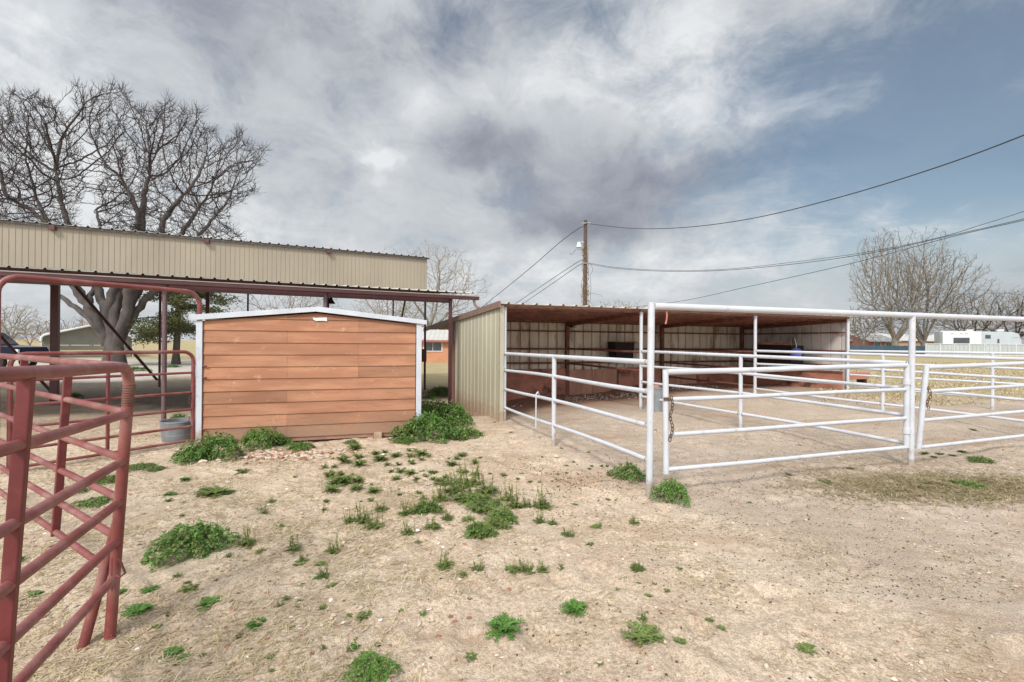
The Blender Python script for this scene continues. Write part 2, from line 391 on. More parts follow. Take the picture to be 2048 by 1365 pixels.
def ground_mat():
    m = bpy.data.materials.new('sandy_soil'); m.use_nodes = True; nt = m.node_tree; b = nt.nodes['Principled BSDF']
    pos = N(nt, 'ShaderNodeNewGeometry').outputs['Position']
    sep = N(nt, 'ShaderNodeSeparateXYZ'); nt.links.new(pos, sep.inputs[0]); x, y = sep.outputs[0], sep.outputs[1]
    wig = math_(nt, 'MULTIPLY', math_(nt, 'SUBTRACT', noise_(nt, pos, .8, 5, .6), .5), 3.2)
    wigs = math_(nt, 'MULTIPLY', math_(nt, 'SUBTRACT', noise_(nt, pos, 2.3, 6, .65), .5), 1.4)
    nb = noise_(nt, pos, .9, 6, .6, .3); nm = noise_(nt, pos, 5, 7, .62, .2); nf = noise_(nt, pos, 38, 5, .7); ng = noise_(nt, pos, 130, 3, .7)
    sand = mixc(nt, maprange(nt, nb, .32, .68), (.545, .42, .305), (.64, .52, .395))
    sand = mixc(nt, maprange(nt, nm, .50, .72, 0, .7), sand, (.39, .275, .185))  # darker spots, with small brown shadows painted into the sand colour
    sand = mixc(nt, maprange(nt, nm, .42, .24, 0, .6), sand, (.64, .54, .44))
    grn = mixc(nt, maprange(nt, math_(nt, 'MULTIPLY', math_(nt, 'ADD', nf, ng), .5), .38, .62), (.58, .56, .54), (1.14, 1.15, 1.16)); sand = mixc(nt, 1.0, sand, grn, 'MULTIPLY')
    flk = noise_(nt, pos, 62, 4, .75); sand = mixc(nt, maprange(nt, flk, .60, .68, 0, .8), sand, (.22, .15, .105)); sand = mixc(nt, maprange(nt, flk, .38, .31, 0, .6), sand, (.72, .63, .53))
    # gravelly grey pen floor
    lin = math_(nt, 'ADD', math_(nt, 'MULTIPLY', x, .9357), math_(nt, 'MULTIPLY', y, .353))    # right of the left pen fence
    lin = math_(nt, 'ADD', lin, wigs)
    pen = maprange(nt, lin, 2.7, 3.9)
    penc = mixc(nt, maprange(nt, nb, .3, .7), (.44, .355, .275), (.54, .45, .36))
    spk = mixc(nt, maprange(nt, ng, .36, .64), (.52, .52, .54), (1.16, 1.14, 1.12)); penc = mixc(nt, 1.0, penc, spk, 'MULTIPLY')
    c = mixc(nt, math_(nt, 'MULTIPLY', pen, .8), sand, penc)
    # brown damp bands
    bandn = noise_(nt, vmath(nt, 'MULTIPLY', pos, (.5, 1.3, 1)), 1.1, 6, .6, .4)
    c = mixc(nt, maprange(nt, bandn, .53, .66, 0, .55), c, (.35, .235, .15))
    # dry thatch on the left and along the bottom
    lf = math_(nt, 'ADD', math_(nt, 'MULTIPLY', x, -1.0), math_(nt, 'ADD', math_(nt, 'MULTIPLY', y, -.25), wigs))
    th = maprange(nt, lf, -.4, 2.2)
    tn = noise_(nt, vmath(nt, 'MULTIPLY', pos, (1, .45, 1)), 30, 6, .75, 1.2)
    thc = mixc(nt, maprange(nt, tn, .38, .62), (.40, .30, .21), (.70, .585, .44))
    patch = maprange(nt, noise_(nt, pos, 2.1, 6, .6), .40, .60, .15, .95)
    near = maprange(nt, y, 9.5, 7.5)
    c = mixc(nt, math_(nt, 'MULTIPLY', math_(nt, 'MULTIPLY', th, patch), near), c, thc)
    # red soil under the shelter
    sh = math_(nt, 'SUBTRACT', math_(nt, 'MULTIPLY', y, .9357), math_(nt, 'MULTIPLY', x, .353))
    insh = math_(nt, 'MULTIPLY', maprange(nt, math_(nt, 'ADD', sh, wigs), 9.4, 11.2), maprange(nt, sh, 12.9, 12.6))
    insh = math_(nt, 'MULTIPLY', insh, maprange(nt, lin, 2.3, 3.2)); insh = math_(nt, 'MULTIPLY', insh, maprange(nt, x, 9.5, 8.5))
    c = mixc(nt, math_(nt, 'MULTIPLY', insh, .85), c, (.33, .18, .125))
    # fallow field right and beyond
    fld = math_(nt, 'MAXIMUM', math_(nt, 'MULTIPLY', maprange(nt, math_(nt, 'ADD', math_(nt, 'ADD', y, math_(nt, 'MULTIPLY', x, -.30)), wig), 8.2, 9.8), maprange(nt, x, 7.9, 9.6)), maprange(nt, math_(nt, 'ADD', y, wig), 15.5, 19))
    fn = noise_(nt, vmath(nt, 'MULTIPLY', pos, (.6, 1.5, 1)), 1.4, 8, .7)
    fc = mixc(nt, maprange(nt, fn, .3, .7), (.36, .275, .135), (.46, .40, .23)); fc = mixc(nt, 1.0, fc, grn, 'MULTIPLY')
    c = mixc(nt, math_(nt, 'MULTIPLY', fld, .92), c, fc)
    # dark trodden soil under the canopy
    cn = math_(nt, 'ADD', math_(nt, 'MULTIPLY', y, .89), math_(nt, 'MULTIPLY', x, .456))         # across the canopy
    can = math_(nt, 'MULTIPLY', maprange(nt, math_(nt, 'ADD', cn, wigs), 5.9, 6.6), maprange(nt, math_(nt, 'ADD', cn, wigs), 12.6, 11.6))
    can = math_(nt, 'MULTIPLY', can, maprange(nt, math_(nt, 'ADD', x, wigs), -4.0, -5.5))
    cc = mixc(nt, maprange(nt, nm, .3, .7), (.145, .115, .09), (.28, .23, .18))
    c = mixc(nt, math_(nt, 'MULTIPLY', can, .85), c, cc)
    # pale gravel drive by the truck
    dr = math_(nt, 'MULTIPLY', maprange(nt, math_(nt, 'ADD', y, wig), 17, 19), maprange(nt, math_(nt, 'ADD', y, wig), 40, 34)); dr = math_(nt, 'MULTIPLY', dr, maprange(nt, math_(nt, 'ADD', x, wig), -13.5, -15.5))
    c = mixc(nt, math_(nt, 'MULTIPLY', dr, .85), c, (.50, .46, .41))
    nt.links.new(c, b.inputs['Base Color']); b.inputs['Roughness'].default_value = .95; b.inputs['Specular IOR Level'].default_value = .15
    bn = N(nt, 'ShaderNodeBump'); bn.inputs['Strength'].default_value = .9; bn.inputs['Distance'].default_value = .045
    hgt = math_(nt, 'ADD', math_(nt, 'MULTIPLY', nm, .8), math_(nt, 'ADD', math_(nt, 'MULTIPLY', nf, .35), math_(nt, 'MULTIPLY', ng, .15)))
    nt.links.new(hgt, bn.inputs['Height']); nt.links.new(bn.outputs[0], b.inputs['Normal'])
    return m

def axis(lo, hi, step, far, g=1.13):
    a = list(np.arange(lo, hi, step)); s = step; x = a[-1]
    up = []
    while x < far: s *= g; x += s; up.append(x)
    s = step; x = a[0]; dn = []
    while x > -far: s *= g; x -= s; dn.append(x)
    return np.array(dn[::-1] + a + up)
def build_ground():
    xs = axis(-6.0, 8.0, .031, 2500); ys = axis(1.2, 9.5, .031, 2500)
    X, Y = np.meshgrid(xs, ys); Z = tz(X, Y)
    # hoof prints, ripples and hummocks
    def vnoise(X, Y, sc, seed):
        r = np.random.default_rng(seed); g = r.random((128, 128)); gx = X * sc + 500; gy = Y * sc + 500
        ix = np.floor(gx).astype(int); iy = np.floor(gy).astype(int); fx = gx - ix; fy = gy - iy
        fx = fx * fx * (3 - 2 * fx); fy = fy * fy * (3 - 2 * fy)
        a = g[iy % 128, ix % 128]; b = g[iy % 128, (ix + 1) % 128]; c = g[(iy + 1) % 128, ix % 128]; d = g[(iy + 1) % 128, (ix + 1) % 128]
        return (a * (1 - fx) + b * fx) * (1 - fy) + (c * (1 - fx) + d * fx) * fy - .5
    near = np.clip(1 - (np.hypot(X, Y - 4) - 9) / 8, 0, 1)
    Z += near * (vnoise(X, Y, 1.1, 1) * .045 + vnoise(X, Y, 2.7, 2) * .028 + vnoise(X, Y, 6.5, 3) * .022 + vnoise(X, Y, 12, 4) * .014 + vnoise(X + .4 * Y, Y - .3 * X, 19, 6) * .007)
    r = np.random.default_rng(5)
    for _ in range(650):
        px = r.uniform(-4.5, 7.5); py = r.uniform(1.8, 9)
        if px > 5.5 and py > 7.5: continue
        rad = r.uniform(.05, .11); dep = r.uniform(.009, .024)
        ix0, ix1 = np.searchsorted(xs, [px - .35, px + .35]); iy0, iy1 = np.searchsorted(ys, [py - .35, py + .35])
        sx = X[iy0:iy1, ix0:ix1] - px; sy = (Y[iy0:iy1, ix0:ix1] - py) * r.uniform(.8, 1.3); q = (sx ** 2 + sy ** 2) / rad ** 2
        Z[iy0:iy1, ix0:ix1] += dep * (-np.exp(-q * 1.2) * 1.5 + .6 * np.exp(-(np.sqrt(q) - 1.5) ** 2 * 3))
    global GX, GY, GZ
    GX, GY, GZ = xs, ys, Z
    ny, nx = X.shape; v = np.stack([X.ravel(), Y.ravel(), Z.ravel()], 1)
    i = np.arange(nx - 1)[None, :] + np.arange(ny - 1)[:, None] * nx; i = i.ravel()
    f = np.stack([i, i + 1, i + 1 + nx, i + nx], 1)
    me = bpy.data.meshes.new('ground'); me.from_pydata(v.tolist(), [], f.tolist()); me.update()
    me.polygons.foreach_set('use_smooth', [True] * len(me.polygons)); me.materials.append(ground_mat())
    o = bpy.data.objects.new('ground', me); COL.objects.link(o); tag(o, 'bare sandy yard and dry field', None, kind='structure')
build_ground()

def T(x, y):                        # height of the finished ground sheet
    i = min(max(int(np.searchsorted(GX, x)) - 1, 0), len(GX) - 2); j = min(max(int(np.searchsorted(GY, y)) - 1, 0), len(GY) - 2)
    fx = (x - GX[i]) / (GX[i + 1] - GX[i]); fy = (y - GY[j]) / (GY[j + 1] - GY[j])
    return float((GZ[j, i] * (1 - fx) + GZ[j, i + 1] * fx) * (1 - fy) + (GZ[j + 1, i] * (1 - fx) + GZ[j + 1, i + 1] * fx) * fy)

# ------------------------------------------------------------------ horse shelter
A0 = Vector((-.25, 9.6)); B0 = Vector((9.17, 13.13)); dL = (B0 - A0).normalized(); nB = Vector((-dL.y, dL.x)); LS = (B0 - A0).length; DS = 3.69
def sp(s, d, z): p = A0 + dL * (s * LS) + nB * d; return Vector((p.x, p.y, z))
def zroof(d): return 2.33 - .022 * d - .0018 * d * d
def build_shelter():
    t = thing('horse_shelter', 'long open-fronted three-bay horse shelter of tan ribbed metal with rusty roof', 'shelter')
    b = MB(); b.ribbed(sp(0, DS, -.2), sp(0, 0, -.2), sp(0, 0, zroof(0) - .01), sp(0, DS, zroof(DS) - .02), .30, .013, .016)
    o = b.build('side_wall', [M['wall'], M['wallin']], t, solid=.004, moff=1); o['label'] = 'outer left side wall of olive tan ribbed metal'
    b = MB(); b.ribbed(sp(1, DS, -.1), sp(1, 0, -.1), sp(1, 0, zroof(0) + .01), sp(1, DS, zroof(DS) + .01), .30, -.04, .022)
    o = b.build('side_wall', [M['greywall'], M['greywall']], t, solid=.004); o['label'] = 'right side wall with grey ribbed panels'
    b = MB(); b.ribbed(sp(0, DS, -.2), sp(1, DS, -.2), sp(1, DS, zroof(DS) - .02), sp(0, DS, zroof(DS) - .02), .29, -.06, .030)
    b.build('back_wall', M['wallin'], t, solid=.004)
    # joint lines of the back wall: thin dark laps
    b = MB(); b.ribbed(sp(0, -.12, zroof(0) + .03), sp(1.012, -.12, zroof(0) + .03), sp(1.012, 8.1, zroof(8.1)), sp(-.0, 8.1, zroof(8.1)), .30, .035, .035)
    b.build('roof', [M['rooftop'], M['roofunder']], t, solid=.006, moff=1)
    b = MB(); b.bar(sp(-.004, -.14, zroof(0) + .015), sp(-.004, 8.1, zroof(8.1) - .01), .035, .13)
    o = b.build('edge_trim', M['browntrim'], t); o['label'] = 'brown sloping edge trim above the left wall'
    # corner trims
    b = MB(); b.bar(sp(-.003, DS + .05, -.2), sp(-.003, DS + .05, zroof(DS)), .09, .05, dL.to_3d()); b.build('corner_trim', M['browntrim'], t)
    b = MB(); b.bar(sp(.004, -.035, -.15), sp(.004, -.035, zroof(0)), .085, .012, (nB.x, nB.y, 0)); b.build('corner_trim', M['wall'], t)
    for k, s in enumerate((0.012, 1 / 3, 2 / 3, 1 - .004)):
        b = MB(); b.tube([sp(s, .02, -.2), sp(s, .02, zroof(0) - .05)], .038, 14)
        b.lathe(sp(s, .02, zroof(0) - .055), [(.0, .035), (.03, .025), (.043, 0), (.04, -.03)], 14)
        b.build('post', M['white'], t, smooth=True)
    for k, s in enumerate((.004, 1 / 3, 2 / 3, .994)):
        b = MB(); b.bar(sp(s, DS - .07, -.1), sp(s, DS - .07, zroof(DS) - .08), .10, .10, dL.to_3d())
        b.build('back_post', M['rust'], t)
        b = MB(); b.bar(sp(s, .03, zroof(0) - .07), sp(s, DS - .05, zroof(DS) - .10), .07, .10); b.build('rafter', M['rust'], t)
    for k in range(7):
        d = .06 + k * (DS - .12) / 6
        b = MB(); b.bar(sp(0, d, zroof(d) - .03), sp(1, d, zroof(d) - .03), .05, .035 if k == 0 else .06); b.build('purlin', M['rust'], t)
    for z in (1.93, 1.42, 1.02):
        b = MB(); b.tube([sp(.002, DS - .16 if z < 1.9 else DS - .06, z), sp(.998, DS - .16 if z < 1.9 else DS - .06, z)], .026 if z < 1.9 else .02, 10)
        b.build('wall_rail', M['rust'], t, smooth=True)
        b = MB(); b.tube([sp(.995, DS - .1, z), sp(.995, .1, z)], .026 if z < 1.9 else .02, 10); b.build('wall_rail', M['rust'], t, smooth=True)
    # kick boards
    for s0, s1, mm, tp in ((.0, 1 / 3 - .006, 'kick', .80), (1 / 3 + .006, .415, 'kick2', .76), (.416, 1 / 2, 'kick2', .77), (.506, 2 / 3 - .006, 'kick', .82), (2 / 3 + .006, .80, 'kick2', .76), (.801, .99, 'kick', .80)):
        b = MB(); b.bar(sp(s0, DS - .10, .30), sp(s1, DS - .10, .32), .025, (tp - .0) * 1.32); o = b.build('kick_board', M[mm], t, bevel=.004)
    b = MB(); b.bar(sp(.983, .06, .42), sp(.983, DS - .2, .40), .03, .80); b.build('kick_board', M['kick'], t, bevel=.004)
    b = MB(); b.bar(sp(.982, .06, .845), sp(.982, DS - .2, .82), .055, .05); b.build('kick_board_cap', M['rust'], t)
    # stall dividers
    for s in (1 / 3, 2 / 3):
        for z0, z1 in ((1.43, 1.40), (1.0, .98), (.56, .56)):
            b = MB(); b.tube([sp(s, DS - .1, z0), sp(s, .02, z1)], .026, 10); o = b.build('divider_rail', M['rust'], t, smooth=True)
    rebase(t, (A0.x, A0.y, 0))
M['greywall'] = mat('grey_ribbed_metal', (.56, .53, .50), .5, var=.1, vs=2, bump=.04, stain=(.20, .13, .10), sth=(.5, .7), ss=2.2, samt=.7, stretch=(1.4, 1.4, .35))
M['browntrim'] = mat('brown_trim', (.20, .125, .095), .55, var=.1, vs=2, bump=.03)
build_shelter()

def build_shelter_things():
    # hay rack on the back wall
    t = thing('hay_feeder', 'black box hay feeder with wire rack hung on the back wall of the middle bay', 'feeder')
    c = sp(.496, DS - .38, 0); rot = Matrix.Rotation(math.atan2(dL.y, dL.x), 3, 'Z')
    b = MB()
    for (x0, z0, x1, z1) in ((-.33, 1.62, .33, 1.62),):
        vs = []
        for yy in (-.2, .2):
            for (xx, zz) in ((-.33, 1.62), (.33, 1.62), (.27, 1.0 if yy > 0 else 1.1), (-.27, 1.0 if yy > 0 else 1.1)):
                vs.append(c + rot @ Vector((xx, yy, zz)))
        b.add(vs, [(0, 1, 2, 3), (7, 6, 5, 4), (1, 5, 6, 2), (4, 0, 3, 7), (3, 2, 6, 7)])
    b.build('feeder_box', M['black'], t, solid=.015)
    b = MB(); b.tube([c + rot @ Vector(p) for p in ((-.34, -.21, 1.63), (.34, -.21, 1.63), (.34, .21, 1.63), (-.34, .21, 1.63), (-.34, -.21, 1.63))], .014, 6); b.build('rim', M['rust'], t)
    b = MB()
    for k in range(7):
        y = -.2 + k * .06
        b.tube([c + rot @ Vector(p) for p in ((.36, y, 1.66), (.50, y, 1.60), (.42, y, 1.30), (.34, y, 1.05))], .008, 5)
    b.tube([c + rot @ Vector(p) for p in ((.50, -.2, 1.60), (.50, .2, 1.60))], .009, 5)
    b.build('wire_rack', M['greymetal'], t); rebase(t, (c.x, c.y, 1.0))
    t = thing('hay_feeder', 'dark wooden feeder box on the right side wall of the far bay', 'feeder')
    c = sp(.945, 1.75, 0); rot2 = Matrix.Rotation(math.atan2(dL.y, dL.x) + R(90), 3, 'Z')
    b = MB(); vs = []
    for yy in (-.24, .24):
        for (xx, zz) in ((-.62, 1.56), (.62, 1.60), (.62, 1.05), (-.62, 1.05)): vs.append(c + rot2 @ Vector((xx, yy, zz)))
    b.add(vs, [(0, 1, 2, 3), (7, 6, 5, 4), (1, 5, 6, 2), (4, 0, 3, 7), (3, 2, 6, 7)])
    b.build('feeder_box', M['black'], t, solid=.02)
    b = MB(); b.bar(c + rot2 @ Vector((-.64, .24, 1.60)), c + rot2 @ Vector((.64, .24, 1.62)), .05, .06); b.build('top_board', M['kick'], t); rebase(t, (c.x, c.y, 1.05))
    # blue ball on a cord
    p = D(1592, 707, 13.7)
    t = thing('blue_ball', 'round blue plastic ball hanging in front of the dark feeder in the far bay', 'ball')
    b = MB(); prof = [(.155 * math.sin(R(a)), .155 * math.cos(R(a))) for a in range(0, 181, 12)]; b.lathe(p, prof, 20); b.build('ball', M['blue'], t, smooth=True)
    b = MB(); b.tube([p + Vector((0, 0, .15)), p + Vector((.01, 0, .22)), p + Vector((-.01, 0, .30)), p + Vector((.02, .1, .42))], .010, 6); b.build('cord', M['whiteframe'], t); rebase(t, p)
    # flood light on the back post
    p = D(1143, 653, 13.9); t = thing('flood_light', 'small twin-head lamp on the first rusty back post under the shelter roof', 'lamp')
    b = MB(); b.tube([p + Vector((-.14, .12, .05)), p + Vector((-.02, 0, .06)), p + Vector((.06, -.02, 0))], .012, 6); b.build('bracket', M['rust'], t)
    ax = Matrix.Rotation(R(110), 3, 'X')
    b = MB(); b.lathe(p, [(0, .07), (.03, .06), (.05, 0), (.055, -.05), (0, -.05)], 12, ax); b.build('lamp_head', M['black'], t, smooth=True)
    b = MB(); b.lathe(p + Vector((.09, -.03, -.06)), [(0, .05), (.03, .04), (.045, 0), (.035, -.05), (0, -.06)], 12, ax); b.build('bulb', M['whiteframe'], t, smooth=True); rebase(t, p)
    # strap
    a = D(1333, 622, 10.95)
    b = MB(); b.tube([a, a + Vector((.01, 0, -.12)), a + Vector((-.0, 0, -.22)), a + Vector((-.02, 0, -.30))], [.02, .02, .017, .022], 6)
    o = b.build('hanging_strap', M['pinkstrap'], None, loc=None); tag(o, 'short faded red strap hanging from the front roof edge of the middle bay', 'strap')
    # grey bucket by the front post
    g = D(1314, 826, 10.4); z = T(g.x, g.y); t = thing('bucket', 'tall grey bucket standing beside the second white front post of the shelter', 'bucket')
    b = MB(); b.lathe((g.x, g.y, z), [(0, .0), (.13, 0), (.155, .48), (.165, .49), (.165, .51), (.15, .51), (.13, .05), (0, .05)], 24); b.build('bucket_body', M['galv'], t, smooth=True)
    b = MB(); b.lathe((g.x, g.y, z), [(0, .53), (.06, .56), (.12, .50), (.145, .47)], 10); b.build('contents', M['kick'], t); 
    b = MB(); b.tube([(g.x + .16 * math.cos(R(a)), g.y - .02 - .10 * math.sin(R(a)), z + .47 - .16 * math.sin(R(a))) for a in range(0, 181, 20)], .006, 5); b.build('handle', M['greymetal'], t); rebase(t, (g.x, g.y, z))
    # red trough right of shelter
    g = G(1722, 771); g.y -= 0; t = thing('feed_trough', 'low red wooden feed trough on the field behind the right end of the shelter', 'trough')
    p = Vector((11.0, 15.6, T(11, 15.6))); rot = Matrix.Rotation(R(18), 3, 'Z')
    b = MB(); b.box(p + Vector((0, 0, .30)), 1.0, .34, .22, rot); b.build('trough_body', M['pinkhouse'], t, bevel=.01)
    for sx in (-.4, .4): b = MB(); b.box(p + rot @ Vector((sx, 0, .095)), .06, .3, .19, rot); b.build('leg', M['darkwood'], t)
    rebase(t, p)
build_shelter_things()

# ------------------------------------------------------------------ white pipe pens
P0 = Vector((1.46, 5.07, 0)); P1 = Vector((5.24, 6.33, 0)); P2 = Vector((9.0, 7.6, 0)); P3 = Vector((12.75, 8.87, 0))
ZT = 1.99
def pipe_frame():
    t = thing('overhead_pipe_frame', 'tall white pipe frame with overhead pipe across the front of the pens', 'gate frame')
    for p in (P0, P1, P2, P3):
        b = MB(); z = T(p.x, p.y); b.tube([(p.x - .013, p.y, -.3 + z), (p.x, p.y, ZT - (.0 if p is not P0 else -.035))], .036, 18); 
        if p is P0: b.lathe((p.x, p.y, ZT + .03), [(0, .01), (.036, .008), (.037, 0)], 18)
        b.build('post', M['white'], t, smooth=True)
    d = (P3 - P0).normalized()
    b = MB(); b.tube([(P0.x + .03, P0.y + .01, ZT - .0), (P1.x, P1.y, ZT), (P2.x, P2.y, ZT), (P3.x, P3.y, ZT)], .036, 18); b.build('overhead_pipe', M['white'], t, smooth=True)
    rebase(t, P0)
pipe_frame()
def run(label, a, b_, zs_a, zs_b, posts, ra=.030, rl=.026, group=None, endpost=False):
    t = thing('pipe_fence', label, 'fence', group=group)
    a = Vector(a); b_ = Vector(b_)
    for i, (za, zb) in enumerate(zip(zs_a, zs_b)):
        r = ra if i == 0 else rl; m = MB(); n = 12; pts = []
        for k in range(n + 1):
            s = k / n; p = a.lerp(b_, s); pts.append((p.x, p.y, za + (zb - za) * s - .012 * math.sin(s * 2 * math.pi + i) * (i > 0)))
        m.tube(pts, r, 14); m.cur = 1; dv = (b_ - a).normalized()
        for s in list(posts) + [0.0, 1.0]:
            for e in (-1, 1):
                if (s == 0 and e < 0) or (s == 1 and e > 0) or (s not in (0.0, 1.0) and i == 0): continue
                p = a.lerp(b_, s) + dv * e * (.040 if s else .034); p.z = za + (zb - za) * s; m.tube([p - dv * .006, p + dv * .006], r + .003, 12)
        m.build('rail', [M['white'], M['weld']], t, smooth=True)
    for s in posts:
        p = a.lerp(b_, s); m = MB(); z = T(p.x, p.y); top = zs_a[0] + (zs_b[0] - zs_a[0]) * s
        m.tube([(p.x, p.y, z - .25), (p.x, p.y, top - .005)], .034, 14); m.build('post', M['white'], t, smooth=True)
    rebase(t, (a.x, a.y, 0)); return t
ZA = (1.40, 1.10, .74, .37); ZB = (1.375, 1.05, .675, .30)
f1 = sp(.012, .02, 0); f2 = sp(1 / 3, .02, 0); f3 = sp(2 / 3, .02, 0); f4 = sp(.996, .02, 0)
off = Vector((-.036, .01, 0))
run('white four-rail pipe fence from the corner post to the left shelter wall', P0 + Vector((-.01, .03, 0)), f1, ZA, ZB, (.503,))
run('white pipe fence between the first and second pens behind the closed gate', P1 + Vector((0, .03, 0)), f2, (1.36, 1.04, .68, .30), (1.42, 1.10, .75, .42), (.5,))
run('white pipe fence between the second and third pens', P2, f3, (1.37, 1.05, .68, .30), (1.43, 1.12, .80, .50), (.5,))
run('farthest white pipe fence running from the right end of the shelter', P3, f4, (1.43, 1.07, .70, .33), (1.43, 1.12, .80, .50), (.5, 0.0))

def sleeve(p, z, r=.045, h=.07):
    m = MB(); m.lathe((p.x, p.y, z), [(r * .7, -h / 2), (r, -h / 2), (r, h / 2), (r * .7, h / 2)], 16); return m
def chain(p, n, lk, parent, sway=.012, name='chain'):
    m = MB(); z = 0
    for k in range(n):
        ang = R(90) * (k % 2) + .3; c = Vector(p) + Vector((sway * math.sin(k * .9), sway * .5 * math.cos(k), -k * lk * .72))
        pts = []
        for a in range(0, 361, 45):
            l = Vector((math.cos(R(a)) * lk * .30, 0, math.sin(R(a)) * lk * .5)); l.rotate(Matrix.Rotation(ang, 3, 'Z')); pts.append(c + l)
        m.tube(pts, lk * .10, 5, False)
    return m.build(name, M['chain'], parent, smooth=True)
def build_gates():
    t = thing('pipe_gate', 'closed white four-rail pipe gate between the two tall front posts', 'gate')
    L0 = D(1331, 739, 5.07); hg = Vector((P1.x - .082, P1.y - .015, 0))
    def prt(s, z): return Vector((L0.x + (hg.x - L0.x) * s, L0.y + (hg.y - L0.y) * s, z))
    m = MB(); m.tube([prt(0, .235) + Vector((.012, 0, 0)), prt(0, 1.325)], .031, 16); m.build('latch_stile', M['white'], t, smooth=True)
    m = MB(); m.tube([prt(1, .26), prt(1, 1.35)], .033, 16); m.build('hinge_stile', M['white'], t, smooth=True)
    for i, (a, b) in enumerate(((1.30, 1.335), (1.01, 1.02), (.64, .645), (.275, .265))):
        m = MB(); m.tube([prt(0.004, a), prt(.3, a + (b - a) * .3 - .004), prt(.7, a + (b - a) * .7 + .003), prt(.998, b)], .030 if i == 0 else .024, 14); m.build('rail', M['white'], t, smooth=True)
    for z in (1.12, .48):
        m = sleeve(prt(1, 0), z); m.bar(prt(1, z), Vector((P1.x, P1.y, z)), .03, .03); m.build('hinge', M['white'], t, smooth=True)
    m = MB(); m.bar(prt(0, 1.02) + Vector((-.03, -.036, 0)), prt(0, 1.02) + Vector((.05, -.036, -.0)), .006, .035); m.build('latch_plate', M['chain'], t)
    chain(prt(0, 1.03) + Vector((.055, -.03, 0)), 13, .05, t)
    rebase(t, Vector((hg.x, hg.y, 0)))
    t = thing('pipe_gate', 'sagging white pipe gate at the right edge with a tilted latch stile', 'gate')
    a = D(1853, 733, 6.42); hb = Vector((P2.x - .08, P2.y - .02, 0))
    top = Vector((a.x, a.y, 1.33)); bot = D(1837, 900, 6.42); bot.z = .225
    m = MB(); m.tube([bot, top], .033, 16); m.build('latch_stile', M['white'], t, smooth=True)
    m = MB(); m.tube([Vector((hb.x, hb.y, .30)), Vector((hb.x + .02, hb.y, 1.40))], .033, 16); m.build('hinge_stile', M['white'], t, smooth=True)
    for i, (za, zb) in enumerate(((1.305, 1.37), (.985, 1.04), (.60, .66), (.24, .30))):
        s = (za - .225) / 1.105; p = bot.lerp(top, s); m = MB()
        m.tube([(p.x, p.y, za), (hb.x, hb.y, zb)], .030 if i == 0 else .024, 14); m.build('rail', M['white'], t, smooth=True)
    for z in (1.15, .52): m = sleeve(hb, z); m.bar((hb.x, hb.y, z), (P2.x, P2.y, z), .03, .03); m.build('hinge', M['white'], t, smooth=True)
    chain(Vector((top.x - .0, top.y - .04, 1.03)), 8, .05, t, .02)
    rebase(t, hb)
    t = thing('hanging_rod', 'thin white metal rod hooked over the third rail of the left pen fence', 'rod')
    p = P0.lerp(f1, .63); p = D(1072, 790, 7.75)
    m = MB(); m.tube([(p.x + .05, p.y + .03, p.z - .0), (p.x + .03, p.y, p.z + .045), (p.x, p.y - .03, p.z + .01), (p.x, p.y - .03, p.z - .52)], .011, 8); m.build('rod', M['white'], t, smooth=True)
    rebase(t, (p.x, p.y, p.z - .5))
build_gates()

